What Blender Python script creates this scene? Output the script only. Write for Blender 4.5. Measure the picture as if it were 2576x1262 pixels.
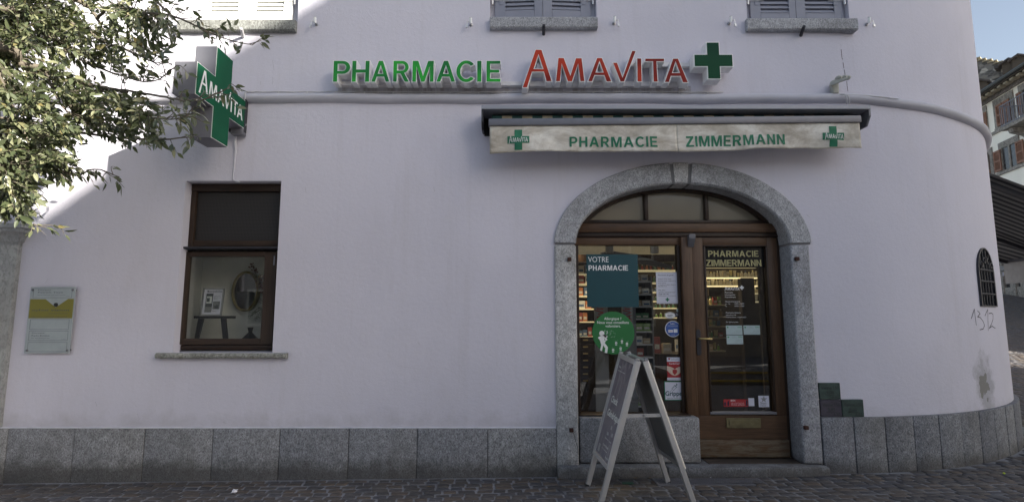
import bpy, bmesh, math, random
from mathutils import Vector, Matrix, noise
random.seed(7)
PI = math.pi
for o in list(bpy.data.objects): bpy.data.objects.remove(o)
sc = bpy.context.scene
C = sc.collection

# ---------------------------------------------------------------- camera
PITCH = math.radians(7.13); FPX = 1391.0; ZC = 1.55
cd = bpy.data.cameras.new('camera'); cd.sensor_width = 36.0; cd.lens = FPX/2576*36.0
cd.clip_start = 0.05; cd.clip_end = 2000
cam = bpy.data.objects.new('camera', cd); C.objects.link(cam)
cam.location = (0, 0, ZC); cam.rotation_euler = (PI/2+PITCH, 0, 0); sc.camera = cam

# ---------------------------------------------------------------- sky and sun
SUN = Vector((1.28, -1.0, .585)).normalized()
EL = math.asin(SUN.z); ROT = math.atan2(SUN.x, SUN.y)
w = bpy.data.worlds.new('World'); sc.world = w; w.use_nodes = True
nt = w.node_tree; nt.nodes.clear()
sky = nt.nodes.new('ShaderNodeTexSky'); sky.sky_type = 'NISHITA'; sky.sun_disc = False
sky.sun_elevation = EL; sky.sun_rotation = ROT; sky.air_density = 1.0; sky.dust_density = 1.6; sky.ozone_density = 1.2
hs = nt.nodes.new('ShaderNodeHueSaturation'); hs.inputs['Saturation'].default_value = .68
bg = nt.nodes.new('ShaderNodeBackground'); bg.inputs['Strength'].default_value = 0.075
wo = nt.nodes.new('ShaderNodeOutputWorld')
nt.links.new(sky.outputs[0], hs.inputs['Color']); nt.links.new(hs.outputs[0], bg.inputs[0]); nt.links.new(bg.outputs[0], wo.inputs[0])
sd = bpy.data.lights.new('sun', 'SUN'); sd.energy = 5.0; sd.angle = math.radians(.53); sd.color = (1, .95, .86)
so = bpy.data.objects.new('sun', sd); C.objects.link(so)
so.rotation_euler = SUN.to_track_quat('Z', 'Y').to_euler(); so.location = (0, 0, 30)
vs = sc.view_settings; vs.view_transform = 'Standard'; vs.look = 'None'; vs.gamma = 1; vs.use_curve_mapping = False
vs.exposure = 1.68
sc.cycles.max_bounces = 8; sc.cycles.transparent_max_bounces = 12; sc.cycles.sample_clamp_indirect = 4
sc.cycles.use_denoising = True

# ---------------------------------------------------------------- placing helpers (points of the place, measured)
CP, SP = math.cos(PITCH), math.sin(PITCH)
def ray(px, py):
    a = (px-1288)/FPX; u = (631-py)/FPX
    return Vector((a, CP-u*SP, SP+u*CP))
def P(px, py, Y=6.0):
    d = ray(px, py); t = Y/d.y
    return Vector((d.x*t, Y, ZC+d.z*t))
def PX(px, py, X):
    d = ray(px, py); t = X/d.x
    return Vector((X, d.y*t, ZC+d.z*t))
CX, CY, RAD = 3.42, 10.2, 4.2          # the rounded corner
def PC(px, py, r=RAD):                 # point on the rounded corner
    d = ray(px, py); a = d.x**2+d.y**2; b = -2*(d.x*CX+d.y*CY); c = CX*CX+CY*CY-r*r
    q = b*b-4*a*c
    if q < 0: q = 0
    t = (-b-math.sqrt(q))/(2*a)
    p = Vector((d.x*t, d.y*t, ZC+d.z*t))
    if p.x < CX: return P(px, py, CY-r)
    return p
def path(s, off=0.0):                  # plan path of the facade: s = X on the straight part, arc length past it
    if s <= CX: return Vector((s, 6-off, 0)), Vector((0, -1, 0))
    th = (s-CX)/RAD
    if th < PI/2:
        n = Vector((math.sin(th), -math.cos(th), 0)); return Vector((CX, CY, 0))+n*(RAD+off), n
    e = s-CX-RAD*PI/2
    return Vector((CX+RAD+off, CY+e, 0)), Vector((1, 0, 0))
def ground_z(x, y):
    b = -0.062+.0115*max(-8, min(4, x))
    k = max(0, min(1, (x-5.6)/1.8)); k = k*k*(3-2*k)
    return b+k*.168*max(0, y-8.2)*(1 if y < 40 else 40/y)

# ---------------------------------------------------------------- materials
MATS = {}
def nodes(name):
    m = bpy.data.materials.new(name); m.use_nodes = True
    n = m.node_tree; b = n.nodes['Principled BSDF']; MATS[name] = m
    return m, n, b
def N(n, t, **k):
    x = n.nodes.new(t)
    for a, v in k.items(): setattr(x, a, v)
    return x
def ramp(n, fac, stops):
    r = N(n, 'ShaderNodeValToRGB'); e = r.color_ramp.elements
    while len(e) < len(stops): e.new(.5)
    for i, (p, c) in enumerate(stops):
        e[i].position = p; e[i].color = (*c, 1) if len(c) == 3 else c
    n.links.new(fac, r.inputs[0]); return r.outputs[0]
def noise_(n, scale, detail=4, rough=.55, vec=None, dist=0):
    t = N(n, 'ShaderNodeTexNoise'); t.inputs['Scale'].default_value = scale
    t.inputs['Detail'].default_value = detail; t.inputs['Roughness'].default_value = rough; t.inputs['Distortion'].default_value = dist
    if vec is None:
        g = N(n, 'ShaderNodeNewGeometry'); vec = g.outputs['Position']
    n.links.new(vec, t.inputs['Vector']); return t.outputs['Fac']
def scaled(n, s):
    g = N(n, 'ShaderNodeNewGeometry'); m = N(n, 'ShaderNodeMapping'); m.inputs['Scale'].default_value = s
    n.links.new(g.outputs['Position'], m.inputs['Vector']); return m.outputs[0]
def mix(n, fac, a, b, mode='MIX'):
    m = N(n, 'ShaderNodeMix', data_type='RGBA', blend_type=mode)
    for inp, v in ((m.inputs[0], fac), (m.inputs[6], a), (m.inputs[7], b)):
        if hasattr(v, 'is_linked') or isinstance(v, bpy.types.NodeSocket): n.links.new(v, inp)
        elif isinstance(v, (int, float)): inp.default_value = v
        else: inp.default_value = (*v, 1)
    return m.outputs[2]
def math_(n, op, a, b=0.0):
    m = N(n, 'ShaderNodeMath', operation=op)
    for i, v in enumerate((a, b)):
        if isinstance(v, bpy.types.NodeSocket): n.links.new(v, m.inputs[i])
        else: m.inputs[i].default_value = v
    return m.outputs[0]
def bump(n, b, h, strength=.3, dist=.01):
    x = N(n, 'ShaderNodeBump'); x.inputs['Strength'].default_value = strength; x.inputs['Distance'].default_value = dist
    n.links.new(h, x.inputs['Height']); n.links.new(x.outputs[0], b.inputs['Normal'])
def flat(name, col, rough=.5, metal=0, var=.12, emit=None, spec=.5, scale=9):
    m, n, b = nodes(name)
    f = noise_(n, scale, 5)
    c = tuple(x*(1-var) for x in col); c2 = tuple(min(1, x*(1+var)) for x in col)
    n.links.new(ramp(n, f, [(.3, c), (.7, c2)]), b.inputs['Base Color'])
    b.inputs['Roughness'].default_value = rough; b.inputs['Metallic'].default_value = metal
    b.inputs['Specular IOR Level'].default_value = spec
    if emit:
        b.inputs['Emission Color'].default_value = (*emit[:3], 1); b.inputs['Emission Strength'].default_value = emit[3]
    return m
def stone(name, lo, hi, scale=60, bstr=.5, stain=(.05, .045, .03), objvar=True, rust=False, splash=False):
    m, n, b = nodes(name)
    v = scaled(n, (1, 1, .62)); f = noise_(n, scale, 3, .7, v, .8); g = noise_(n, scale*.16, 5); h = noise_(n, 1.3, 4)
    c = ramp(n, f, [(.36, tuple(x*.7 for x in lo)), (.50, tuple((a+c)/2 for a, c in zip(lo, hi))), (.62, hi)])
    c = mix(n, ramp(n, g, [(.35, (.45,)*3), (.7, (0, 0, 0))]), c, tuple(x*.62 for x in lo))
    c = mix(n, ramp(n, h, [(.52, (0,)*3), (.78, (.55,)*3)]), c, stain)
    if objvar:
        oi = N(n, 'ShaderNodeObjectInfo'); c = mix(n, 1.0, c, ramp(n, oi.outputs['Random'], [(0, (.74, .75, .79)), (.5, (.95, .95, .96)), (1, (1.12, 1.10, 1.06))]), 'MULTIPLY')
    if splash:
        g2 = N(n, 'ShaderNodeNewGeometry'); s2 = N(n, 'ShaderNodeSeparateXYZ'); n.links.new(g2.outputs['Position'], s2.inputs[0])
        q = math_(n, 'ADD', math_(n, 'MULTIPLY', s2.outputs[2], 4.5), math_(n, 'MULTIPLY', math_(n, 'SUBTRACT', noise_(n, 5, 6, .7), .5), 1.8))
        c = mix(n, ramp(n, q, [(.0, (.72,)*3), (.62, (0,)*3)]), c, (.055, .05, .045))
    n.links.new(c, b.inputs['Base Color']); b.inputs['Roughness'].default_value = .82
    s = math_(n, 'ADD', f, math_(n, 'MULTIPLY', g, 1.2)); bump(n, b, s, bstr, .006)
    return m
def wood(name, a, b_, rough=.45, worn=False, dirz=True):
    m, n, b = nodes(name)
    v = scaled(n, (38, 38, 2.2) if dirz else (2.2, 38, 38)); f = noise_(n, 1.6, 5, .6, v, .6); g = noise_(n, 2.2, 4)
    c = ramp(n, f, [(.25, a), (.75, b_)])
    c = mix(n, ramp(n, g, [(.4, (0,)*3), (.75, (.5,)*3)]), c, tuple(x*.45 for x in a))
    if worn:
        h = noise_(n, 1.5, 6, .75, scaled(n, (2.5, 2.5, 14)), .4); c = mix(n, ramp(n, h, [(.42, (0,)*3), (.62, (.8,)*3)]), c, (.16, .14, .10))
    n.links.new(c, b.inputs['Base Color']); b.inputs['Roughness'].default_value = rough
    b.inputs['Specular IOR Level'].default_value = .35
    bump(n, b, f, .25, .002); return m

ZL_ = P(700, 1077, 5.97).z
def plaster():
    m, n, b = nodes('plaster')
    big = noise_(n, .55, 5, .6); f = noise_(n, 140, 3, .6); f2 = noise_(n, 22, 5, .65)
    c = ramp(n, big, [(.3, (.58, .565, .635)), (.7, (.64, .62, .69))])
    c = mix(n, ramp(n, noise_(n, 1.1, 8, .72, scaled(n, (1, 1, .4))), [(.52, (0,)*3), (.80, (.20,)*3)]), c, (.42, .39, .38))
    vt = noise_(n, 1.6, 7, .7, scaled(n, (4.5, 4.5, .25))); c = mix(n, ramp(n, vt, [(.55, (0,)*3), (.8, (.16,)*3)]), c, (.36, .33, .32))
    # scuffs and small chips, denser near the street
    g = N(n, 'ShaderNodeNewGeometry'); sx = N(n, 'ShaderNodeSeparateXYZ'); n.links.new(g.outputs['Position'], sx.inputs[0])
    low = ramp(n, math_(n, 'MULTIPLY', sx.outputs[2], .5), [(.15, (1,)*3), (.75, (0,)*3)])
    sc_ = noise_(n, 9, 9, .8, scaled(n, (1, 1, 1.6)), .6)
    sf = mix(n, 1.0, ramp(n, sc_, [(.63, (0,)*3), (.70, (.5,)*3)]), low, 'MULTIPLY'); c = mix(n, sf, c, (.27, .25, .25))
    chips = noise_(n, 7.5, 2, .5, scaled(n, (2.2, 2.2, 1)), 0); c = mix(n, ramp(n, chips, [(.80, (0,)*3), (.81, (.7,)*3)]), c, (.2, .15, .12))
    def near(p, rad, sq=(1, 1, 1)):
        m = N(n, 'ShaderNodeVectorMath', operation='SUBTRACT'); n.links.new(g.outputs['Position'], m.inputs[0]); m.inputs[1].default_value = p
        k = N(n, 'ShaderNodeVectorMath', operation='MULTIPLY'); n.links.new(m.outputs[0], k.inputs[0]); k.inputs[1].default_value = sq
        l = N(n, 'ShaderNodeVectorMath', operation='LENGTH'); n.links.new(k.outputs[0], l.inputs[0]); return math_(n, 'DIVIDE', l.outputs['Value'], rad)
    st = PC(2478, 964); sn = noise_(n, 6.5, 7, .65)
    d = math_(n, 'ADD', near(st, .26, (1, 1, .72)), math_(n, 'MULTIPLY', math_(n, 'SUBTRACT', sn, .5), 2.0))
    c = mix(n, ramp(n, d, [(.55, (.75,)*3), (1.0, (0,)*3)]), c, (.34, .335, .36))
    d2 = math_(n, 'ADD', near(PC(2476, 968), .125, (1, 1, .7)), math_(n, 'MULTIPLY', math_(n, 'SUBTRACT', noise_(n, 11, 4, .5), .5), 2.6))
    peel = ramp(n, d2, [(.72, (1,)*3), (.76, (0,)*3)]); c = mix(n, peel, c, (.235, .23, .215))
    low2 = math_(n, 'ADD', math_(n, 'MULTIPLY', math_(n, 'SUBTRACT', sx.outputs[2], ZL_), 3.2), math_(n, 'MULTIPLY', math_(n, 'SUBTRACT', noise_(n, 3.5, 7, .7), .5), 1.6))
    c = mix(n, ramp(n, low2, [(.0, (.38,)*3), (.55, (0,)*3)]), c, (.33, .315, .31))
    zr = ramp(n, sx.outputs[2], [(0, (0,)*3), (1, (1,)*3)])
    band = math_(n, 'MULTIPLY', math_(n, 'LESS_THAN', math_(n, 'ABSOLUTE', math_(n, 'SUBTRACT', sx.outputs[2], 4.13)), .055), math_(n, 'LESS_THAN', math_(n, 'ABSOLUTE', math_(n, 'SUBTRACT', sx.outputs[0], .03)), 2.0))
    stk = math_(n, 'MULTIPLY', band, ramp(n, noise_(n, 1.0, 6, .7, scaled(n, (9, 1, 1.5))), [(.38, (.15,)*3), (.62, (.85,)*3)]))
    c = mix(n, stk, c, (.27, .245, .22))
    n.links.new(c, b.inputs['Base Color']); b.inputs['Roughness'].default_value = .9; b.inputs['Specular IOR Level'].default_value = .25
    bump(n, b, math_(n, 'ADD', math_(n, 'ADD', math_(n, 'MULTIPLY', f, .5), f2), math_(n, 'MULTIPLY', peel, -1.2)), .5, .007)
    return m
plaster()
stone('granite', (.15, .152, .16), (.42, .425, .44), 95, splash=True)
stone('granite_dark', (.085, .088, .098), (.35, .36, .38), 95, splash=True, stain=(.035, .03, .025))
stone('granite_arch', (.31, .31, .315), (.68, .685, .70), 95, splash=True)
stone('pilaster_stone', (.30, .305, .31), (.36, .37, .37), 30, .2)
stone('sill_stone', (.17, .17, .15), (.42, .43, .40), 55, .7)
def rubble_mat():
    m, n, b = nodes('rubble'); v = N(n, 'ShaderNodeTexVoronoi'); v.inputs['Scale'].default_value = 1.0; n.links.new(scaled(n, (2.8, 2.8, 4.6)), v.inputs['Vector'])
    e = N(n, 'ShaderNodeTexVoronoi', feature='DISTANCE_TO_EDGE'); e.inputs['Scale'].default_value = 1.0; n.links.new(scaled(n, (2.8, 2.8, 4.6)), e.inputs['Vector'])
    sp = N(n, 'ShaderNodeSeparateXYZ'); n.links.new(v.outputs['Color'], sp.inputs[0])
    c = ramp(n, sp.outputs[0], [(0, (.075, .07, .065)), (.5, (.15, .14, .125)), (.8, (.24, .22, .19)), (1, (.42, .39, .34))])
    c = mix(n, ramp(n, e.outputs['Distance'], [(0, (1,)*3), (.10, (0,)*3)]), c, (.19, .18, .17)); n.links.new(c, b.inputs['Base Color']); b.inputs['Roughness'].default_value = .9
    bump(n, b, e.outputs['Distance'], .6, .05)
rubble_mat()
stone('surround_stone', (.20, .18, .15), (.40, .37, .32), 14, .3, objvar=False)
flat('cornice_paint', (.50, .495, .545), .75, var=.07, scale=3)
wood('wood_brown', (.062, .033, .018), (.145, .080, .043))
wood('wood_brown_h', (.062, .033, .018), (.145, .080, .043), dirz=False)
wood('wood_dark', (.020, .012, .008), (.048, .028, .018)); wood('wood_dark_h', (.019, .011, .008), (.045, .026, .017), dirz=False)
wood('wood_casement', (.026, .016, .012), (.060, .038, .026)); wood('wood_casement_h', (.026, .016, .012), (.060, .038, .026), dirz=False)
wood('wood_worn', (.075, .042, .022), (.15, .085, .045), .65, True, False)
flat('mortar_light', (.17, .17, .175), .95, scale=40); flat('mortar', (.085, .085, .09), .95, scale=40); flat('black_gap', (.012, .012, .014), .9)
flat('shutter_grey', (.235, .245, .30), .55, var=.05); flat('shutter_dark', (.15, .155, .19), .6, var=.05); flat('shutter_white', (.78, .78, .74), .5, var=.04)
flat('aluminium', (.60, .59, .58), .36, .7, .05); flat('steel', (.35, .35, .36), .32, .9, .1); flat('dark_metal', (.035, .035, .042), .5, .4)
flat('grey_metal', (.17, .17, .19), .45, .3, .08); flat('roll_cream', (.30, .25, .17), .8, var=.3); flat('roll_green', (.008, .045, .04), .8); flat('hood_grey', (.30, .305, .34), .45, .2, .05); flat('sign_side', (.78, .78, .78), .5, var=.08, scale=14); flat('white_rim', (.80, .81, .80), .4, var=.03)
flat('blade_side', (.165, .165, .19), .45, .2, .04); flat('sign_back', (.62, .60, .61), .7, var=.12)
def face_mat(name, a, b_, sc_=1.5):
    m, n, b = nodes(name); f = noise_(n, sc_, 2, .4)
    n.links.new(ramp(n, f, [(.42, a), (.62, b_)]), b.inputs['Base Color']); b.inputs['Roughness'].default_value = .5; b.inputs['Specular IOR Level'].default_value = .12; return m
face_mat('green_face', (.022, .17, .05), (.035, .38, .05), 3.2); face_mat('red_face', (.20, .020, .016), (.46, .050, .025), 2.6)
face_mat('cross_face', (.004, .040, .024), (.007, .062, .028)); face_mat('blade_green', (.006, .085, .042), (.008, .108, .052))
flat('print_green', (.010, .15, .075), .6, var=.18, scale=14); flat('white_print', (.80, .80, .80), .5, var=.02); flat('gold_print', (.40, .36, .17), .45, var=.05)
flat('pale_print', (.62, .64, .60), .5, var=.12, scale=30)
flat('dark_print', (.03, .03, .03), .6); flat('grey_print', (.25, .25, .25), .6); flat('black_vinyl', (.006, .006, .007), .25, spec=.3)
flat('teal_print', (.010, .062, .078), .35, var=.05); flat('circle_green', (.018, .16, .040), .45, var=.05); flat('paper_white', (.62, .62, .70), .6, var=.02)
flat('blue_print', (.045, .11, .36), .4, var=.05); flat('red_print', (.38, .025, .03), .4, var=.06); flat('skin_print', (.62, .48, .38), .6, var=.15, scale=40)
flat('navy_print', (.012, .013, .04), .4); flat('card_print', (.42, .52, .52), .5, var=.03); flat('green_small', (.05, .28, .10), .5)
flat('ochre_print', (.20, .18, .03), .4, var=.04); flat('plaque_glass', (.36, .40, .41), .25, var=.05); flat('plaque_ink', (.07, .075, .09), .5)
flat('valve_green', (.038, .066, .058), .55, .2, .25, scale=20); flat('valve_purple', (.058, .052, .072), .55, .2, .25, scale=20); flat('valve_letter', (.020, .027, .028), .6)
flat('rust', (.055, .022, .016), .9, var=.4, scale=60); flat('brass', (.55, .42, .18), .35, .9); flat('brass_dull', (.17, .15, .085), .5, .7, .2, scale=20)
flat('cable_white', (.55, .54, .55), .6); flat('lamp_beige', (.42, .42, .37), .6, var=.1); flat('ink_black', (.035, .035, .045), .9, var=.3, scale=60)
flat('board_back', (.17, .175, .175), .35, .2, .1); flat('plastic_black', (.02, .02, .02), .4); flat('grime', (.40, .39, .42), .9, var=.2, scale=12); flat('peel', (.27, .265, .25), .95, var=.25, scale=20)
flat('peel_edge', (.60, .59, .64), .9)
flat('cream_interior_glow', (.55, .49, .37), .8, emit=(.9, .76, .52, .035)); flat('shop_dark', (.05, .038, .03), .7, var=.3, scale=3); flat('shop_floor', (.07, .055, .04), .35, var=.2)  # cream ceiling and lunette board glow faintly, standing in for lamplight on them
flat('shelf_white', (.62, .56, .44), .5); flat('shelf_glow', (.75, .66, .45), .5, emit=(1, .85, .5, .10)); flat('display_grey', (.22, .22, .235), .5, var=.05)  # the yellowish boards glow themselves, standing in for shelf lighting
flat('lamp_strip', (1, .9, .7), .5, emit=(1, .78, .42, 1.3)); flat('lamp_white', (.7, .7, .72), .4); flat('niche_wall', (.60, .60, .57), .8, var=.04)
flat('gold_frame', (.22, .17, .06), .4, .6); flat('black_wood', (.012, .012, .018), .35); flat('silver_frame', (.30, .30, .30), .4, .3); flat('leaf_red', (.10, .015, .012), .6, var=.4)
flat('pine_green', (.05, .075, .035), .7, var=.3, scale=50); flat('photo_grey', (.18, .19, .19), .6, var=.4, scale=70); flat('photo_dark', (.05, .065, .07), .6, var=.3, scale=70)
flat('cream_facade', (.88, .84, .72), .9, var=.05, scale=1.5); flat('shutter_rust', (.23, .115, .07), .7, var=.15); flat('window_dark', (.04, .04, .04), .2, var=.5, scale=3)
flat('eave_wood', (.07, .055, .04), .8); flat('roof_tile', (.075, .065, .06), .9, var=.3, scale=6); flat('corbel_cream', (.30, .26, .18), .8, var=.1); flat('gutter', (.06, .065, .06), .5, .3)
flat('awning_black', (.010, .012, .016), .8); flat('awning_grey', (.17, .17, .165), .8); flat('yellow_paint', (.65, .42, .02), .7); flat('opposite_wall', (.30, .27, .24), .9, var=.1, scale=.7)
flat('litter_white', (.7, .7, .75), .7); flat('litter_green', (.02, .08, .05), .5); flat('litter_brown', (.15, .10, .05), .8); flat('litter_yellow', (.5, .6, .05), .7); flat('bark', (.12, .10, .075), .9, var=.4, scale=30)
flat('glass_blue', (.18, .26, .45), .15)
for i, c in enumerate([(.62, .56, .44), (.55, .22, .10), (.22, .40, .10), (.72, .69, .60), (.40, .10, .09), (.10, .25, .14), (.66, .58, .30), (.12, .20, .34), (.45, .35, .24), (.75, .74, .70)]):
    flat('pack_%s' % 'abcdefghij'[i], c, .45, var=.18, scale=45)
def glass_mat(name, tint, refl):
    m = bpy.data.materials.new(name); m.use_nodes = True; n = m.node_tree; n.nodes.clear(); MATS[name] = m
    o = N(n, 'ShaderNodeOutputMaterial'); x = N(n, 'ShaderNodeMixShader'); t = N(n, 'ShaderNodeBsdfTransparent'); g = N(n, 'ShaderNodeBsdfGlossy')
    t.inputs[0].default_value = (*tint, 1); g.inputs['Roughness'].default_value = .01; g.inputs[0].default_value = (.95,)*3+(1,)
    ge = N(n, 'ShaderNodeNewGeometry'); vm = N(n, 'ShaderNodeVectorMath', operation='DOT_PRODUCT'); n.links.new(ge.outputs['Normal'], vm.inputs[0]); n.links.new(ge.outputs['Incoming'], vm.inputs[1])
    c = math_(n, 'SUBTRACT', 1.0, math_(n, 'ABSOLUTE', vm.outputs['Value'])); s = math_(n, 'ADD', .045*refl, math_(n, 'MULTIPLY', math_(n, 'POWER', c, 5.0), .9))
    n.links.new(s, x.inputs[0]); n.links.new(t.outputs[0], x.inputs[1]); n.links.new(g.outputs[0], x.inputs[2]); n.links.new(x.outputs[0], o.inputs[0])
glass_mat('glass', (.90, .91, .90), 1.0)
def lunette_mat():
    m, n, b = nodes('frosted'); n.links.new(ramp(n, noise_(n, 1.3, 2), [(.3, (.19, .165, .12)), (.7, (.26, .225, .165))]), b.inputs['Base Color'])
    b.inputs['Roughness'].default_value = .12; b.inputs['Specular IOR Level'].default_value = .8
lunette_mat()
def valance_mat():
    m, n, b = nodes('valance'); a = noise_(n, 2.6, 8, .68, scaled(n, (1.0, 1, 1.8)), .35); c = noise_(n, 90, 3)
    c1 = ramp(n, a, [(.36, (.74, .71, .64)), (.52, (.50, .455, .385)), (.68, (.31, .27, .21))])
    n.links.new(c1, b.inputs['Base Color']); b.inputs['Roughness'].default_value = .75
    bump(n, b, math_(n, 'ADD', a, math_(n, 'MULTIPLY', c, .1)), .25, .01)
valance_mat()
def cobble_mat():
    m, n, b = nodes('cobble'); g = N(n, 'ShaderNodeNewGeometry'); oi = N(n, 'ShaderNodeObjectInfo')
    r = math_(n, 'FRACT', math_(n, 'ADD', g.outputs['Random Per Island'], oi.outputs['Random']))
    c = ramp(n, r, [(0, (.075, .070, .072)), (.25, (.095, .084, .078)), (.5, (.13, .10, .078)), (.75, (.088, .088, .10)), (1, (.12, .105, .094))])
    f = noise_(n, 22, 6, .7); c = mix(n, ramp(n, f, [(.35, (.5,)*3), (.7, (0,)*3)]), c, (.025, .022, .022))
    n.links.new(c, b.inputs['Base Color']); b.inputs['Roughness'].default_value = .6; b.inputs['Specular IOR Level'].default_value = .45; bump(n, b, f, .6, .006)
cobble_mat()
def ground_mat():
    m, n, b = nodes('joint_sand'); f = noise_(n, 30, 6, .7); big = noise_(n, .9, 4)
    c = ramp(n, f, [(.3, (.16, .16, .17)), (.7, (.30, .30, .32))]); c = mix(n, ramp(n, big, [(.4, (0,)*3), (.7, (.5,)*3)]), c, (.12, .11, .10))
    n.links.new(c, b.inputs['Base Color']); b.inputs['Roughness'].default_value = .95; bump(n, b, f, .5, .01)
ground_mat()
def grille_mat():
    m, n, b = nodes('grille'); v = N(n, 'ShaderNodeTexVoronoi'); v.inputs['Scale'].default_value = 1; v.inputs['Randomness'].default_value = 0
    n.links.new(scaled(n, (62, 0, 62)), v.inputs['Vector'])
    n.links.new(ramp(n, v.outputs['Distance'], [(.28, (.003,)*3), (.36, (.030, .026, .026))]), b.inputs['Base Color']); b.inputs['Roughness'].default_value = .55
grille_mat()
def leaf_mat(name, a, b_, c_):
    m, n, b = nodes(name); g = N(n, 'ShaderNodeNewGeometry'); oi = N(n, 'ShaderNodeObjectInfo')
    r = math_(n, 'FRACT', math_(n, 'ADD', g.outputs['Random Per Island'], oi.outputs['Random']))
    n.links.new(ramp(n, r, [(0, a), (.6, b_), (.95, c_), (1, (.20, .16, .06))]), b.inputs['Base Color'])
    b.inputs['Roughness'].default_value = .33; b.inputs['Specular IOR Level'].default_value = .7
    t = N(n, 'ShaderNodeBsdfTranslucent'); t.inputs[0].default_value = (.12, .17, .03, 1); x = N(n, 'ShaderNodeMixShader'); x.inputs[0].default_value = .16
    o = n.nodes['Material Output']; n.links.new(b.outputs[0], x.inputs[1]); n.links.new(t.outputs[0], x.inputs[2]); n.links.new(x.outputs[0], o.inputs[0])
leaf_mat('leaf', (.045, .058, .026), (.095, .108, .056), (.23, .23, .13))
M = MATS

# ---------------------------------------------------------------- mesh builder
class MB:
    def __init__(s): s.v = []; s.f = []; s.m = []; s.cur = 0
    def add(s, vs, fs):
        k = len(s.v); s.v += [Vector(v) for v in vs]; s.f += [tuple(i+k for i in f) for f in fs]; s.m += [s.cur]*len(fs); return s
    def box(s, a, b):
        x0, y0, z0 = a; x1, y1, z1 = b
        return s.add([(x0, y0, z0), (x1, y0, z0), (x1, y1, z0), (x0, y1, z0), (x0, y0, z1), (x1, y0, z1), (x1, y1, z1), (x0, y1, z1)],
                     [(0, 3, 2, 1), (4, 5, 6, 7), (0, 1, 5, 4), (1, 2, 6, 5), (2, 3, 7, 6), (3, 0, 4, 7)])
    def hexa(s, bot, top):             # two quads of points
        return s.add(list(bot)+list(top), [(0, 3, 2, 1), (4, 5, 6, 7), (0, 1, 5, 4), (1, 2, 6, 5), (2, 3, 7, 6), (3, 0, 4, 7)])
    def prism(s, pts, d):              # polygon of 3D points pushed by vector d
        n = len(pts); d = Vector(d); p = [Vector(q) for q in pts]
        return s.add(p+[q+d for q in p], [tuple(range(n)), tuple(range(2*n-1, n-1, -1))]+[(i, i+n, (i+1) % n+n, (i+1) % n) for i in range(n)])
    def beam(s, a, b, wd, ht, up=(0, 0, 1)):
        a = Vector(a); b = Vector(b); t = (b-a).normalized(); up = Vector(up); r = t.cross(up).normalized(); u = r.cross(t)
        q = lambda c: [c-r*wd/2-u*ht/2, c+r*wd/2-u*ht/2, c+r*wd/2+u*ht/2, c-r*wd/2+u*ht/2]
        return s.hexa(q(a), q(b))
    def tube(s, pts, r, n=8, caps=True):
        pts = [Vector(p) for p in pts]; rs = r if isinstance(r, (list, tuple)) else [r]*len(pts); vs = []
        ref = None
        for i, p in enumerate(pts):
            t = (pts[min(i+1, len(pts)-1)]-pts[max(i-1, 0)]).normalized()
            if ref is None: ref = Vector((0, 0, 1)) if abs(t.z) < .9 else Vector((1, 0, 0))
            a = t.cross(ref).normalized(); b = a.cross(t); ref = b
            for k in range(n):
                an = 2*PI*k/n; vs.append(p+(a*math.cos(an)+b*math.sin(an))*rs[i])
        fs = [(i*n+k, i*n+(k+1) % n, (i+1)*n+(k+1) % n, (i+1)*n+k) for i in range(len(pts)-1) for k in range(n)]
        if caps: fs += [tuple(range(n-1, -1, -1)), tuple(range((len(pts)-1)*n, len(pts)*n))]
        return s.add(vs, fs)
    def lathe(s, c, prof, n=16, axis=(0, 0, 1)):   # prof: (radius, height)
        ax = Vector(axis).normalized(); a = ax.orthogonal().normalized(); b = ax.cross(a); c = Vector(c)
        vs = [c+ax*h+(a*math.cos(2*PI*k/n)+b*math.sin(2*PI*k/n))*r for r, h in prof for k in range(n)]
        fs = [(i*n+k, i*n+(k+1) % n, (i+1)*n+(k+1) % n, (i+1)*n+k) for i in range(len(prof)-1) for k in range(n)]
        fs += [tuple(range(n-1, -1, -1)), tuple(range((len(prof)-1)*n, len(prof)*n))]
        return s.add(vs, fs)
    def mesh(s, name, mat, smooth=False, bevel=0, origin=(0, 0, 0), seg=2):
        me = bpy.data.meshes.new(name); o = Vector(origin)
        me.from_pydata([v-o for v in s.v], [], s.f)
        for m in (mat if isinstance(mat, (list, tuple)) else [mat]): me.materials.append(M[m] if isinstance(m, str) else m)
        for p, k in zip(me.polygons, s.m): p.material_index = k
        bm = bmesh.new(); bm.from_mesh(me)
        bmesh.ops.recalc_face_normals(bm, faces=bm.faces)
        if bevel:
            es = [e for e in bm.edges if len(e.link_faces) == 2 and e.calc_face_angle(0) > .5]
            bmesh.ops.bevel(bm, geom=es, offset=bevel, segments=seg, affect='EDGES', profile=.5, clamp_overlap=True)
        bm.to_mesh(me); bm.free()
        if smooth:
            me.polygons.foreach_set('use_smooth', [True]*len(me.polygons)); me.set_sharp_from_angle(angle=math.radians(smooth if smooth > 1 else 35))
        return me
    def build(s, name, mat, parent=None, **k):
        o = Vector((0, 0, 0)); p = parent
        while p is not None: o += p.location; p = p.parent
        ob = bpy.data.objects.new(name, s.mesh(name, mat, origin=o, **k)); C.objects.link(ob); ob.parent = parent
        return ob
def thing(name, label, cat, loc=(0, 0, 0), group=None):
    o = bpy.data.objects.new(name, None); o.empty_display_size = .1; C.objects.link(o); o.location = loc
    o['label'] = label; o['category'] = cat
    if group: o['group'] = group
    return o
def tag(o, label, cat, group=None):
    o['label'] = label; o['category'] = cat
    if group: o['group'] = group
    return o
def copy_tree(o, parent=None):
    c = o.copy(); C.objects.link(c); c.parent = parent
    for ch in list(o.children): copy_tree(ch, c)
    return c

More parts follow.
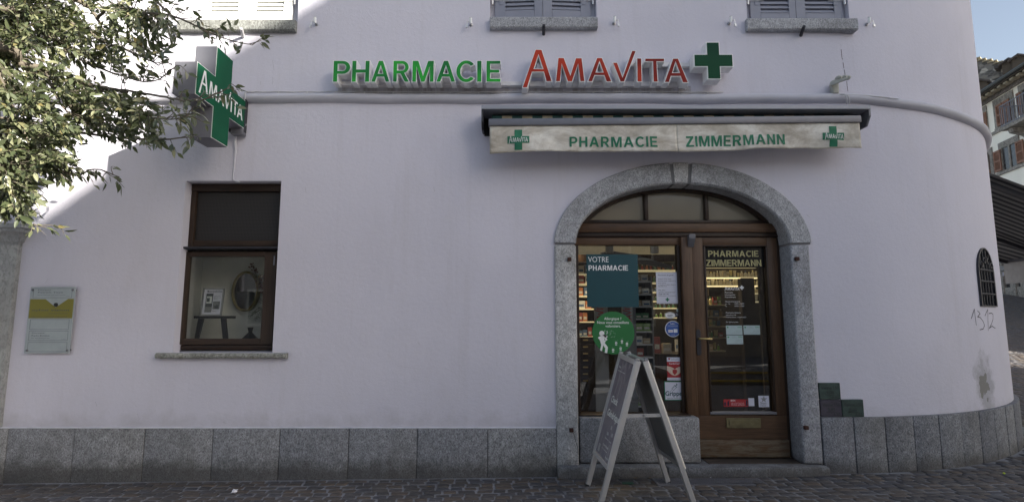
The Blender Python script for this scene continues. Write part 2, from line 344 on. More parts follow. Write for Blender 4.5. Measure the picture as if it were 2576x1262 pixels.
# ---------------------------------------------------------------- lettering
def curve_mesh(loops, offset=0.0, extrude=0.0):
    cu = bpy.data.curves.new('c', 'CURVE'); cu.dimensions = '2D'; cu.fill_mode = 'BOTH'; cu.offset = offset; cu.extrude = extrude
    for lp in loops:
        sp = cu.splines.new('POLY'); sp.points.add(len(lp)-1); sp.use_cyclic_u = True
        for i, (x, y) in enumerate(lp): sp.points[i].co = (x, y, 0, 1)
    return curve_geo(cu)
def curve_geo(cu):
    ob = bpy.data.objects.new('c', cu); C.objects.link(ob)
    me = bpy.data.meshes.new_from_object(ob.evaluated_get(bpy.context.evaluated_depsgraph_get()))
    vs = [v.co.copy() for v in me.vertices]; fs = [tuple(p.vertices) for p in me.polygons]
    bpy.data.objects.remove(ob); bpy.data.meshes.remove(me); bpy.data.curves.remove(cu)
    return vs, fs
def arc(cx, cy, rx, ry, a0, a1, n=10):
    return [(cx+rx*math.cos(math.radians(a0+(a1-a0)*i/n)), cy+ry*math.sin(math.radians(a0+(a1-a0)*i/n))) for i in range(n+1)]
W_ = .2
GL = {
 'I': [[(0, 0), (W_, 0), (W_, 1), (0, 1)]],
 'H': [[(0, 0), (W_, 0), (W_, .42), (.56, .42), (.56, 0), (.76, 0), (.76, 1), (.56, 1), (.56, .6), (W_, .6), (W_, 1), (0, 1)]],
 'E': [[(0, 0), (.68, 0), (.68, .17), (W_, .17), (W_, .42), (.62, .42), (.62, .59), (W_, .59), (W_, .83), (.67, .83), (.67, 1), (0, 1)]],
 'T': [[(.27, 0), (.47, 0), (.47, .83), (.74, .83), (.74, 1), (0, 1), (0, .83), (.27, .83)]],
 'P': [[(0, 0), (W_, 0), (W_, .36)]+arc(.40, .68, .33, .32, -90, 90)+[(0, 1)], [(W_, .53), (W_, .83)]+arc(.40, .68, .13, .15, 90, -90, 8)],
 'R': [[(0, 0), (W_, 0), (W_, .38), (.34, .38), (.54, 0), (.77, 0), (.54, .42)]+arc(.42, .69, .31, .31, -50, 90)+[(0, 1)], [(W_, .55), (W_, .83)]+arc(.42, .69, .12, .14, 90, -90, 8)],
 'A': [[(0, 0), (.21, 0), (.29, .23), (.61, .23), (.69, 0), (.90, 0), (.56, 1), (.34, 1)], [(.345, .40), (.45, .74), (.555, .40)]],
 'M': [[(0, 0), (.19, 0), (.19, .70), (.40, 0), (.57, 0), (.78, .70), (.78, 0), (.97, 0), (.97, 1), (.69, 1), (.485, .33), (.28, 1), (0, 1)]],
 'N': [[(0, 0), (W_, 0), (W_, .66), (.56, 0), (.76, 0), (.76, 1), (.56, 1), (.56, .34), (W_, 1), (0, 1)]],
 'V': [[(.32, 0), (.52, 0), (.84, 1), (.64, 1), (.42, .28), (.20, 1), (0, 1)]],
 'Z': [[(0, 0), (.72, 0), (.72, .17), (.26, .17), (.72, .84), (.72, 1), (.03, 1), (.03, .83), (.45, .83), (0, .16)]],
 'C': [arc(.44, .5, .44, .52, 38, 322, 26)+arc(.44, .5, .245, .34, 318, 42, 20)],
 'O': [arc(.44, .5, .44, .52, 0, 350, 28), arc(.44, .5, .24, .34, 360, 10, 24)],
}
GW = {k: max(p[0] for l in v for p in l) for k, v in GL.items()}
def word(text, gap=.13, space=.4):     # block capitals, cap height 1, returns geo and width
    vs, fs, x = [], [], 0
    for ch in text:
        if ch == ' ': x += space; continue
        a, b = curve_mesh([[(px+x, py) for px, py in l] for l in GL[ch]]); k = len(vs); vs += a; fs += [tuple(i+k for i in f) for f in b]; x += GW[ch]+gap
    return vs, fs, x-gap
def text_geo(body, bold=0.0):          # running text, cap height 1
    cu = bpy.data.curves.new('t', 'FONT'); cu.body = body; cu.offset = bold; cu.resolution_u = 3; cu.size = 1/.69
    vs, fs = curve_geo(cu); w = max([v.x for v in vs] or [1]); return vs, fs, w
# AMAVITA lettering, traced as polygons (x right, y down, units of the sign's close-up)
def inset(loops, d):
    out = []
    for lp in loops:
        n = len(lp); ar = sum(lp[i][0]*lp[(i+1) % n][1]-lp[(i+1) % n][0]*lp[i][1] for i in range(n)); hole = loops.index(lp) > 0
        sg = (1 if ar > 0 else -1)*(-1 if hole else 1); q = []
        for i in range(n):
            p0, p, p1 = (Vector(lp[i-1]).to_2d(), Vector(lp[i]).to_2d(), Vector(lp[(i+1) % n]).to_2d())
            a = (p-p0).normalized(); b = (p1-p).normalized(); na = Vector((-a.y, a.x))*sg; nb = Vector((-b.y, b.x))*sg
            m = na+nb; k = 2/max(.35, m.length_squared); q.append(tuple(p+m*k*d) if m.length > 1e-5 else tuple(p+na*d))
        out.append(q)
    return out
AM = [
 [[(218, 668), (348, 292), (410, 294), (512, 608), (455, 608), (428, 514), (316, 514), (268, 668)], [(334, 482), (422, 482), (378, 350)]],
 [[(546, 608), (570, 374), (628, 374), (690, 540), (742, 376), (804, 376), (832, 608), (786, 608), (766, 440), (708, 608), (664, 608), (606, 436), (592, 608)]],
 [[(860, 608), (950, 374), (1002, 374), (1098, 610), (1044, 610), (1022, 548), (930, 548), (906, 608)], [(942, 516), (1012, 516), (976, 416)]],
 [[(1105, 420), (1150, 420), (1202, 560), (1294, 304), (1336, 306), (1220, 610), (1180, 610)]],
 [[(1346, 610), (1342, 378), (1388, 378), (1394, 610)]],
 [[(1504, 612), (1498, 412), (1422, 412), (1422, 380), (1614, 380), (1612, 412), (1538, 412), (1550, 612)]],
 [[(1612, 615), (1696, 380), (1748, 380), (1848, 620), (1792, 618), (1770, 556), (1678, 556), (1660, 616)], [(1692, 520), (1760, 520), (1722, 420)]],
]
def logo_geo():                        # whole word, cap height of the small caps = 1, baseline 0, width returned
    vs, fs = [], []
    for L in AM:
        a, b = curve_mesh([[((x-218)/235, (612-y)/235) for x, y in l] for l in L]); k = len(vs); vs += a; fs += [tuple(i+k for i in f) for f in b]
    return vs, fs, (1848-218)/235
def put(mb, geo, o, ux, uz, width=None, height=1.0):
    """place 2D geo at origin o with unit axes ux (right), uz (up); width fits, height is cap height"""
    vs, fs, w = geo; ux = Vector(ux); uz = Vector(uz); sx = (width/w) if width else height
    mb.add([Vector(o)+ux*(v.x*sx)+uz*(v.y*height) for v in vs], fs)
def put_px(mb, geo, x0, x1, ytop, ybase, Y, push=0.0):
    a = P(x0, ybase, Y); b = P(x1, ybase, Y); c = P(x0, ytop, Y)
    put(mb, geo, (a.x, Y, a.z), (1, 0, 0), (0, 0, 1), b.x-a.x, c.z-a.z)
def cross_pts(cx, cz, r, a):
    return [(cx-a, cz-r), (cx+a, cz-r), (cx+a, cz-a), (cx+r, cz-a), (cx+r, cz+a), (cx+a, cz+a), (cx+a, cz+r), (cx-a, cz+r), (cx-a, cz+a), (cx-r, cz+a), (cx-r, cz-a), (cx-a, cz-a)]
def sheet_px(mb, x0, y0, x1, y1, Y, th=.0015):
    a = P(x0, y0, Y); b = P(x1, y1, Y); mb.box((a.x, Y, b.z), (b.x, Y+th, a.z))

# ================================================================ GROUND
def terrain():
    xs = [-400, -120, -60, -30, -16]+[-12+i*.8 for i in range(48)]+[28, 34, 45, 70, 120, 400]
    ys = [-400, -120, -50, -25, -14]+[-10+i*.8 for i in range(66)]+[46, 55, 80, 140, 400]
    mb = MB(); nx = len(xs)
    mb.add([(x, y, ground_z(x, y)-.001) for y in ys for x in xs], [(j*nx+i, j*nx+i+1, (j+1)*nx+i+1, (j+1)*nx+i) for j in range(len(ys)-1) for i in range(nx-1)])
    return mb.build('ground', 'joint_sand', smooth=True)
ground = terrain(); ground['kind'] = 'structure'
pave = bpy.data.objects.new('pavement', None); C.objects.link(pave); pave['kind'] = 'structure'
def cobble_verts(cx, cy, w_, h_, rz, r):
    c, s = math.cos(rz), math.sin(rz); q = []
    for sx, sy in ((-1, -1), (1, -1), (1, 1), (-1, 1)):
        q.append((sx*w_/2*(1+r.uniform(-.11, .11)), sy*h_/2*(1+r.uniform(-.11, .11))))
    sk = r.uniform(-.25, .05); q = [(x+y*sk, y) for x, y in q]
    def corner(k, f, z):               # octagonal outline with clipped corners
        x, y = q[k]; xp, yp = q[k-1]; xn, yn = q[(k+1) % 4]; out = []
        for ox, oy in ((xp, yp), (xn, yn)): out.append(((x+(ox-x)*.07)*f, (y+(oy-y)*.07)*f, z))
        return out
    tz = r.uniform(-.004, .004); tx = r.uniform(-.03, .03); ty = r.uniform(-.04, .04); vs = []
    for f, z in ((1.0, -.012), (.985, .001), (.90, .0055)):
        for k in range(4): vs += corner(k, f, z)
    out = []
    for x, y, z in vs:
        X = cx+x*c-y*s; Y = cy+x*s+y*c; out.append((X, Y, ground_z(X, Y)+z+(tz+x*tx+y*ty *.6 if z > -.01 else 0)))
    fs = [(k+8*l, (k+1) % 8+8*l, (k+1) % 8+8*(l+1), k+8*(l+1)) for l in range(2) for k in range(8)]+[tuple(range(16, 24))]
    return out, fs
def inside_building(x, y):
    if x < CX: return y > 5.93
    if y > CY: return x < CX+RAD+.08
    return (x-CX)**2+(y-CY)**2 < (RAD+.08)**2
def cobbles():
    r = random.Random(3); L = []; y = 5.885; row = 0
    while y > 3.3:
        h_ = r.uniform(.088, .104) if row else .075; x = -7+r.uniform(0, .1)
        while x < 9:
            w_ = r.uniform(.125, .18) if row else r.uniform(.11, .15)
            yy = y+.035*math.sin(x*1.15+.5)*min(1, row/3)+(.05*max(0, x-2))*min(1, row/4)
            L.append((x+w_/2, yy, w_-.016, h_-.012, .04*math.cos(x*1.15+.5)*min(1, row/3)+r.uniform(-.04, .04))); x += w_
        y -= h_+.003; row += 1
    # the stretch round the corner and up the square
    y = 5.98; row = 0
    while y < 24:
        x = max(3.2, .72*y-2)+(row % 2)*.07
        while x < min(23, y+5):
            w_ = r.uniform(.12, .17)
            if not inside_building(x+w_/2, y) and not (x < 9 and y < 5.9) and (y > 5.94 or x > 9): L.append((x+w_/2, y, w_-.015, .093, r.uniform(-.04, .04)))
            x += w_
        y += .104; row += 1
    y = 5.885
    def seen(c):
        v = Vector((c[0], c[1], ground_z(c[0], c[1])-ZC)); d = v.y*CP+v.z*SP; u = -v.y*SP+v.z*CP
        return abs(v.x/d) < .935 and -u/d < .462
    vis = [c for c in L if seen(c)]; rest = [c for c in L if not seen(c)]
    vis.sort(key=lambda c: c[0]**2+c[1]**2); near = vis[:298]; rest += vis[298:]
    for c in near:
        vs, fs = cobble_verts(*c, r); MB().add(vs, fs).build('cobblestone', 'cobble', pave, smooth=60)
    mb = MB()
    for c in rest: mb.add(*cobble_verts(*c, r))
    o = mb.build('cobblestones', 'cobble', pave, smooth=60); o['kind'] = 'stuff'
cobbles()

# ================================================================ PHARMACY BUILDING
bld = thing('pharmacy_building', 'pale lilac plastered corner building with a stone arched shopfront and rounded corner', 'building')
JX0, JX1, ACX = .697, 3.03, 1.8635
AZ, APZ = 2.374, 3.045
ai, bi = (JX1-JX0)/2, APZ-AZ
ao, bo = ai+.235, 3.285-AZ
def ell(a, b, n=28, t0=0, t1=180):
    return [(ACX+a*math.cos(math.radians(t0+(t1-t0)*i/n)), AZ+b*math.sin(math.radians(t0+(t1-t0)*i/n))) for i in range(n+1)]
ZL = P(700, 1077, 5.97).z; ZR = P(2200, 1049, 5.97).z
def wall_solid():
    out = [Vector((-12, 6, 0)), Vector((-7, 6, 0)), Vector((0, 6, 0))]+[path(CX+RAD*PI/2*i/48)[0] for i in range(49)]+[Vector((CX+RAD, 18, 0)), Vector((-12, 18, 0))]
    inn = [Vector((-11.6, 6.42, 0)), Vector((-7, 6.42, 0)), Vector((0, 6.42, 0))]+[path(CX+RAD*PI/2*i/48, -.42)[0] for i in range(49)]+[Vector((CX+RAD-.42, 17.6, 0)), Vector((-11.6, 17.6, 0))]
    n = len(out); z0, z1 = -.6, 10.5; vs = []
    for z in (z0, z1):
        vs += [(p.x, p.y, z) for p in out]+[(p.x, p.y, z) for p in inn]
    fs = []
    for i in range(n):
        j = (i+1) % n; a = 2*n
        fs += [(i, j, j+a, i+a), (n+j, n+i, n+i+a, n+j+a), (i+a, j+a, n+j+a, n+i+a), (j, i, n+i, n+j)]
    return MB().add(vs, fs).build('wall', 'plaster', bld)
wall = wall_solid()
UW = [(499.5, 748.6, 78, 'L'), (1232.8, 1501, 66, 'M'), (1880, 2141, 66, 'R')]   # upper window openings: px left, right, sill front bottom
cut = MB()
arch = [(JX0-.02, -.05)]+[(x, z) for x, z in reversed(ell(ai+.02, bi+.02))]+[(JX1+.02, -.05)]
cut.prism([(x, 5.5, z) for x, z in arch], (0, 1.5, 0))
lw0, lw1 = P(468, 455), P(708, 455); lwb0, lwb1 = P(434, 886), P(685, 886)
LWX0, LWX1, LWZ0, LWZ1 = (lw0.x+lwb0.x)/2, (lw1.x+lwb1.x)/2, P(560, 886).z, P(560, 455).z
cut.box((LWX0, 5.5, LWZ0), (LWX1, 6.2, LWZ1)); cut.box((LWX0-.42, 6.19, LWZ0-.05), (LWX1+.2, 7, LWZ1+.05))
SILLS = []
for x0, x1, yb, k in UW:
    a = P(x0, {'L': 56.4, 'M': 49.5, 'R': 52.8}[k]); b = P(x1, 50); SILLS.append((a.x, b.x, a.z)); cut.box((a.x, 5.5, a.z), (b.x, 7, a.z+2.0))
# grated window niche on the rounded corner
gth = math.atan2(PC(2480, 700).x-CX, CY-PC(2480, 700).y)
gn = Vector((math.sin(gth), -math.cos(gth), 0)); gt = Vector((math.cos(gth), math.sin(gth), 0)); gc = Vector((CX, CY, 0))+gn*RAD
GZ0, GZ1, GHW = PC(2486, 768).z, PC(2474, 626).z, .235
gp = [(-GHW, GZ0), (GHW, GZ0)]+[(GHW*math.cos(math.radians(a)), GZ1-GHW*1.25+GHW*1.25*math.sin(math.radians(a))) for a in range(0, 181, 15)]
cut.prism([gc+gt*x+Vector((0, 0, z))+gn*.3 for x, z in gp], -gn*.8)
cobj = cut.build('cutter', 'plaster')
md = wall.modifiers.new('b', 'BOOLEAN'); md.object = cobj; md.operation = 'DIFFERENCE'; md.solver = 'EXACT'; md.use_self = True
me = bpy.data.meshes.new_from_object(wall.evaluated_get(bpy.context.evaluated_depsgraph_get()))
wall.modifiers.clear(); wall.data = me; bpy.data.objects.remove(cobj)
me.polygons.foreach_set('use_smooth', [True]*len(me.polygons)); me.set_sharp_from_angle(angle=math.radians(25))
MB().prism([(-12.3, 5.6, 10.5), (CX+RAD+.3, 5.6, 10.5), (CX+RAD+.3, 18.3, 10.5), (-12.3, 18.3, 10.5)], (0, 0, .25)).build('roof', 'roof_tile', bld)  # unseen roof slab, added to keep sun out of the rooms

# half-round cornice following the facade
def cornice():
    r = random.Random(5); n = 12; ss = [-12+i*.25 for i in range(62)]+[3.42+i*.16 for i in range(1, 60)]; vs = []
    for s_ in ss:
        p, nn = path(s_)
        zc = 4.035+.006*math.sin(s_*2.1)+.004*math.sin(s_*5.3)
        for k in range(n+1):
            a = -PI/2+PI*k/n; q = .075*math.cos(a)*(1+.07*noise.noise(Vector((s_*3, a*2, 1)))); vs.append(p+nn*(q-.004)+Vector((0, 0, zc+.056*math.sin(a)+.003*noise.noise(Vector((s_*6, a, 5))))))
    m = n+1; fs = [(i*m+k, i*m+k+1, (i+1)*m+k+1, (i+1)*m+k) for i in range(len(ss)-1) for k in range(n)]
    MB().add(vs, fs).build('cornice', 'cornice_paint', bld, smooth=70)
cornice()

# plinth stones
def plinth(name, s0, s1, z0, z1, mat, dep=.035, r=random.Random(9)):
    k = max(1, int((s1-s0)/.12)) if s1 > CX else 1; g = .004; vs = []
    jt = r.uniform(-.004, .004)
    for i in range(k+1):
        s_ = s0+g+(s1-s0-2*g)*i/k
        for off in (-.03, dep+jt):
            p, _ = path(s_, off); vs += [(p.x, p.y, z0), (p.x, p.y, z1)]
    fs = []
    for i in range(k):
        a = i*4; b = a+4; fs += [(a+2, b+2, b+3, a+3), (a, a+1, b+1, b), (a+1, a+3, b+3, b+1), (a, b, b+2, a+2)]
    fs += [(0, 2, 3, 1), (4*k, 4*k+1, 4*k+3, 4*k+2)]
    return MB().add(vs, fs).build(name, mat, bld, bevel=.004, smooth=40)
sx = [-7.4, -6.6]+[P(p, 1140, 5.965).x for p in (8, 183, 360, 533, 702, 876, 1049, 1227)]+[.466]
sx[2] = P(14, 1140, 5.965).x
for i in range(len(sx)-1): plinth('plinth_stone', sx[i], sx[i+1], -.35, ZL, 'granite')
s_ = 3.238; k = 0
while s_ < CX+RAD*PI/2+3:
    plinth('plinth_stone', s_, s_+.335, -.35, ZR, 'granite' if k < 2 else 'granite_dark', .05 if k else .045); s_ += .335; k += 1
# mortar strip behind the plinth joints
def strip(name, s0, s1, z0, z1, off, mat):
    vs = []; k = 40
    for i in range(k+1):
        p, _ = path(s0+(s1-s0)*i/k, off); vs += [(p.x, p.y, z0), (p.x, p.y, z1)]
    return MB().add(vs, [(2*i, 2*i+2, 2*i+3, 2*i+1) for i in range(k)]).build(name, mat, bld)
strip('plinth_mortar', -7.4, .5, -.35, ZL-.008, .022, 'mortar'); strip('plinth_mortar', 3.3, 12, -.35, ZR-.008, .028, 'mortar')

# arch stones: two jambs, two long curved stones, keystone
def ring(t0, t1, name, yf=5.965, lab=None, n=20, g=.0):
    vs = []
    for i in range(n+1):
        t = math.radians(t0+(t1-t0)*i/n); co, si = math.cos(t), math.sin(t)
        jo = .006*noise.noise(Vector((t*6, 2, 3)))
        for a, b, y in ((ai-.002, bi-.002, 6.30), (ai-.002, bi-.002, yf+.022), (ai+.02, bi+.02, yf), (ao+jo-.008, bo+jo-.008, yf), (ao+jo, bo+jo, yf+.008), (ao+jo, bo+jo, 6.02)):
            vs.append((ACX+a*co, y, AZ+b*si))
    m = 6; fs = [(i*m+k, i*m+(k+1) % m, (i+1)*m+(k+1) % m, (i+1)*m+k) for i in range(n) for k in range(m)]+[tuple(range(m)), tuple(range(n*m+m-1, n*m-1, -1))]
    return MB().add(vs, fs).build(name, 'granite_arch', bld, smooth=40)
ring(1.0, 84.4, 'arch_stone'); ring(94.8, 179, 'arch_stone'); ring(86.2, 93.0, 'keystone', 5.968, n=4)
def ringm(t0, t1): 
    vs = []; n = 24
    for i in range(n+1):
        t = math.radians(t0+(t1-t0)*i/n); co, si = math.cos(t), math.sin(t)
        for a, b, y in ((ai+.004, bi+.004, 6.28), (ai+.004, bi+.004, 5.978), (ao-.01, bo-.01, 5.978), (ao-.01, bo-.01, 6.02)): vs.append((ACX+a*co, y, AZ+b*si))
    fs = [(i*4+k, i*4+(k+1) % 4, (i+1)*4+(k+1) % 4, (i+1)*4+k) for i in range(n) for k in range(4)]
    MB().add(vs, fs).build('arch_mortar', 'mortar_light', bld, smooth=40)
ringm(0, 180)
def jamb(x0, x1, z0, inner_left):
    mb = MB(); mb.box((x0, 5.965, z0), (x1, 6.30, AZ-.008)); return mb.build('jamb_stone', 'granite_arch', bld, bevel=.022, smooth=50, seg=3)
jamb(.464, JX0, P(1430, 1175, 5.965).z, False); jamb(JX1, 3.236, P(2030, 1167, 5.965).z, True)
# iron stubs in the jambs
for px, py in ((1432, 652), (1437, 1080), (2003, 651), (2026, 1074)):
    p = P(px, py, 5.965); MB().box((p.x-.022, p.y-.035, p.z-.02), (p.x+.022, p.y+.01, p.z+.02)).build('iron_stub', 'rust', bld, bevel=.007, smooth=40)
# threshold step, two slabs
TZ = P(1700, 1177, 5.84).z; jx = P(1682, 1185, 5.84).x
gxz = ground_z(1.8, 5.8)-.05
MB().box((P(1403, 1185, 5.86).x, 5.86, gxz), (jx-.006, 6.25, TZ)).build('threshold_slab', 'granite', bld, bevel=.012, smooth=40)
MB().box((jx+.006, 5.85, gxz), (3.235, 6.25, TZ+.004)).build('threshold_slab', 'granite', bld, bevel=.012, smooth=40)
DOORX0 = P(1764, 1100, 6.2).x
MB().box((DOORX0, 6.0, TZ), (JX1, 6.9, P(1850, 1155, 6.15).z)).build('door_threshold', 'shop_dark', bld, bevel=.004)
# granite block under the shop window
BZ = P(1600, 1050, 6.01).z
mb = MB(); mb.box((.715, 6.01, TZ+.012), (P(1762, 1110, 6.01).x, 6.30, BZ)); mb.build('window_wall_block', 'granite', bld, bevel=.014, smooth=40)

# ---- shopfront joinery
sf = bpy.data.objects.new('shopfront', None); C.objects.link(sf); sf.parent = bld
WY = 6.20; Zt0, Zt1, Zt2, Zt3 = P(1700, 553, WY).z, P(1700, 562, WY).z, P(1700, 584, WY-.03).z, P(1700, 596, WY).z
GT, GB = P(1600, 617, 6.25).z, P(1600, 1031, 6.25).z
MX0, MX1 = P(1719, 800, WY-.02).x, P(1746, 800, WY-.02).x
MB().box((JX0, 6.20, Zt1), (JX1, 6.32, Zt0)).build('rail', 'wood_dark_h', sf, bevel=.005, smooth=40)
MB().box((JX0+.003, 6.165, Zt2), (JX1-.003, 6.32, Zt1-.004)).build('rail', 'wood_brown_h', sf, bevel=.012, smooth=40)
MB().box((JX0+.003, 6.185, Zt3), (JX1-.003, 6.32, Zt2-.003)).build('rail', 'wood_dark_h', sf, bevel=.005, smooth=40)
MB().box((JX0+.003, 6.21, GT), (MX0, 6.32, Zt3-.003)).build('rail', 'wood_brown_h', sf, bevel=.004, smooth=40)
MB().box((JX0+.002, 6.21, GB-.02), (.752, 6.30, GT-.002)).build('stile', 'wood_dark', sf, bevel=.004)
MB().box((MX0-.035, 6.21, GB-.02), (MX0-.002, 6.30, GT-.002)).build('stile', 'wood_dark', sf, bevel=.004)
MB().box((JX0+.012, 6.09, BZ+.003), (MX0+.02, 6.30, GB-.022)).build('window_sill', 'wood_dark_h', sf, bevel=.012, smooth=40)
MB().box((MX0, 6.155, P(1740, 1047, WY-.02).z), (MX1, 6.32, Zt3-.004)).build('mullion', 'wood_brown', sf, bevel=.01, smooth=40)
a = P(1738, 590, 6.13); MB().prism([(a.x-.035, 6.15, a.z-.14), (a.x-.035, 6.15, a.z), (a.x-.035, 6.08, a.z), (a.x-.035, 6.085, a.z-.05), (a.x-.035, 6.12, a.z-.10)], (.07, 0, 0)).build('bracket', 'grey_metal', sf, bevel=.003)
MB().box((.752, 6.25, GB-.01), (MX0-.037, 6.256, GT-.002)).build('shop_window_pane', 'glass', sf)
# lunette
fa, fb = ai-.055, bi-.035
vs = []
for t in range(0, 181, 6):
    co, si = math.cos(math.radians(t)), math.sin(math.radians(t))
    for a, b, y in ((ai-.001, bi-.001, 6.19), (fa, fb, 6.19), (fa, fb, 6.32), (ai-.001, bi-.001, 6.32)): vs.append((ACX+a*co, y, AZ+b*si))
def clipz(vs, z): return [(x, y, max(z_, z)) for x, y, z_ in vs]
nn = len(vs)//4
MB().add(clipz(vs, Zt1+.02), [(i*4+k, i*4+(k+1) % 4, (i+1)*4+(k+1) % 4, (i+1)*4+k) for i in range(nn-1) for k in range(4)]).build('arched_frame', 'wood_dark', sf, smooth=40)
m1, m2 = P(1625.5, 520, WY).x, P(1777, 520, WY).x
for mx in (m1, m2):
    zt = AZ+fb*math.sqrt(max(0, 1-((mx-ACX)/fa)**2))
    MB().box((mx-.022, 6.185, Zt0), (mx+.022, 6.30, zt+.01)).build('glazing_bar', 'wood_dark', sf, bevel=.008, smooth=40)
edges = [ACX-fa, m1-.02, m2-.02, ACX+fa]
for i in range(3):
    x0 = edges[i]+(0 if i == 0 else .04); x1 = edges[i+1]; pts = []
    z0 = Zt0-.005
    pts.append((x0, 6.25, z0)); 
    ptop = [(x0+(x1-x0)*k/12) for k in range(13)]
    tp = [(x, 6.25, max(z0+.001, AZ+(fb+.008)*math.sqrt(max(0, 1-((x-ACX)/(fa+.01))**2)))) for x in ptop]
    MB().prism([(x0, 6.25, z0)]+tp+[(x1, 6.25, z0)], (0, .008, 0)).build('lunette_pane', 'frosted', sf)
# ---- door
door = bpy.data.objects.new('door', None); C.objects.link(door); door.parent = bld
D0, D1 = MX1+.004, 2.995; DB, DT = P(1880, 1148, WY).z, Zt3-.006
gx0, gx1 = 2.16, 2.885; gz0, gz1 = P(1870, 1033, 6.25).z, P(1870, 618, 6.25).z
zk, zm0, zm1 = P(1880, 1104, WY).z, P(1880, 1045, WY).z, P(1880, 1036, WY).z
MB().box((D0, 6.20, zm0), (gx0, 6.27, DT)).build('stile', 'wood_brown', door, bevel=.004, smooth=40)
MB().box((gx1, 6.20, zm0), (D1, 6.27, DT)).build('stile', 'wood_brown', door, bevel=.004, smooth=40)
MB().box((gx0+.001, 6.20, gz1), (gx1-.001, 6.27, DT)).build('rail', 'wood_brown_h', door, bevel=.004, smooth=40)
MB().box((D0, 6.203, zk+.002), (D1, 6.27, zm0-.001)).build('lower_panel', 'wood_brown_h', door, bevel=.004)
MB().box((D0, 6.175, DB), (D1, 6.268, zk)).build('kick_board', 'wood_worn', door, bevel=.008, smooth=40)
for b in (((gx0, gz0-.03), (gx1, gz0)), ((gx0, gz1-.018), (gx1, gz1)), ((gx0, gz0), (gx0+.022, gz1-.018)), ((gx1-.022, gz0), (gx1, gz1-.018))):
    MB().box((b[0][0], 6.19, b[0][1]), (b[1][0], 6.26, b[1][1])).build('glazing_bead', 'wood_dark' if b[0][1] > gz0-.01 else 'grey_metal', door, bevel=.006, smooth=40)
MB().box((gx0+.02, 6.245, gz0), (gx1-.02, 6.251, gz1-.01)).build('door_pane', 'glass', door)
MB().box((D1+.002, 6.215, TZ+.02), (JX1-.001, 6.3, DT)).build('frame_post', 'wood_dark', sf)
hx = P(1757, 860, 6.2).x; hz0, hz1 = P(1757, 893, 6.2).z, P(1757, 828, 6.2).z
mb = MB(); mb.prism([(hx+.024*math.cos(math.radians(t)), 6.186, hz1-.024+.024*math.sin(math.radians(t))) for t in range(0, 181, 20)]+[(hx+.024*math.cos(math.radians(t)), 6.186, hz0+.024+.024*math.sin(math.radians(t))) for t in range(180, 361, 20)], (0, .015, 0))
hp = mb.build('handle_plate', 'dark_metal', door, bevel=.002)
hz = P(1757, 851, 6.19).z
MB().lathe((hx, 6.19, hz), [(.013, 0), (.011, .03), (.009, .05)], 12, (0, -1, 0)).tube([(hx, 6.14, hz), (hx+.03, 6.135, hz), (hx+.125, 6.135, hz-.004), (hx+.135, 6.14, hz-.004)], [.009, .008, .012, .006], 8).build('handle', 'brass', door, smooth=50)
a, b = P(1827, 1051, 6.19), P(1915, 1076, 6.19)
ms = MB().box((a.x, 6.188, b.z), (b.x, 6.205, a.z)).build('letter_slot', 'brass_dull', door, bevel=.004)
MB().box((a.x+.03, 6.180, b.z+.028), (b.x-.03, 6.19, a.z-.022)).build('flap', 'brass_dull', ms, bevel=.002)
# ---- low window on the left
lw = bpy.data.objects.new('niche_window', None); C.objects.link(lw); lw.parent = bld
FY = 6.12
zt_, zb_ = LWZ1, LWZ0
zmid = P(560, 626, FY).z
MB().box((LWX0+.002, FY, zmid+.02), (LWX0+.055, FY+.1, zt_-.03)).build('stile', 'wood_dark', lw, bevel=.006); MB().box((LWX1-.06, FY, zmid+.02), (LWX1-.002, FY+.1, zt_-.03)).build('stile', 'wood_dark', lw, bevel=.006)
MB().box((LWX0+.002, FY-.01, zt_-.09), (LWX1-.002, FY+.1, zt_-.002)).build('rail', 'wood_dark_h', lw, bevel=.012, smooth=40)
MB().box((LWX0+.056, FY+.01, zmid+.03), (LWX1-.061, FY+.1, zmid+.095)).build('rail', 'wood_casement_h', lw, bevel=.006)
MB().box((LWX0+.056, FY+.04, zmid+.096), (LWX1-.061, FY+.05, zt_-.091)).build('ventilation_grille', 'grille', lw)
MB().box((LWX0-.008, FY-.075, zmid-.006), (LWX1+.0, FY+.1, zmid+.018)).build('drip_bar', 'dark_metal', lw, bevel=.005, smooth=40)
zc0 = P(560, 866, FY).z; zg1, zg0 = P(570, 645.6, FY+.03).z, P(570, 851, FY+.03).z
cx0, cx1 = P(462, 750, FY).x-.03, P(691, 750, FY).x
MB().box((LWX0+.002, FY+.012, zb_+.1), (cx0-.001, FY+.1, zmid-.01)).build('frame_post', 'wood_dark', lw); MB().box((cx1+.001, FY+.012, zb_+.1), (LWX1-.002, FY+.1, zmid-.01)).build('frame_post', 'wood_dark', lw)
MB().box((LWX0+.002, FY+.005, zb_+.015), (LWX1-.002, FY+.1, zc0-.004)).build('frame_rail', 'wood_dark_h', lw, bevel=.01, smooth=40)
MB().box((LWX0+.03, FY-.05, zb_-.003), (LWX1-.002, FY+.1, zb_+.013)).build('drip_bar', 'grey_metal', lw, bevel=.003)
cas = bpy.data.objects.new('casement', None); C.objects.link(cas); cas.parent = lw
ggx0, ggx1 = P(472, 750, FY+.03).x, P(664, 750, FY+.03).x
MB().box((cx0, FY-.01, zc0), (ggx0, FY+.06, zmid-.03)).build('stile', 'wood_casement', lw, bevel=.005, smooth=40)
MB().box((ggx1, FY-.01, zc0), (cx1, FY+.06, zmid-.03)).build('stile', 'wood_casement', lw, bevel=.005, smooth=40)
MB().box((ggx0+.001, FY-.008, zg1), (ggx1-.001, FY+.06, zmid-.03)).build('rail', 'wood_casement_h', lw, bevel=.005)
MB().box((ggx0+.001, FY-.008, zc0), (ggx1-.001, FY+.06, zg0)).build('rail', 'wood_casement_h', lw, bevel=.005)
bpy.data.objects.remove(cas)
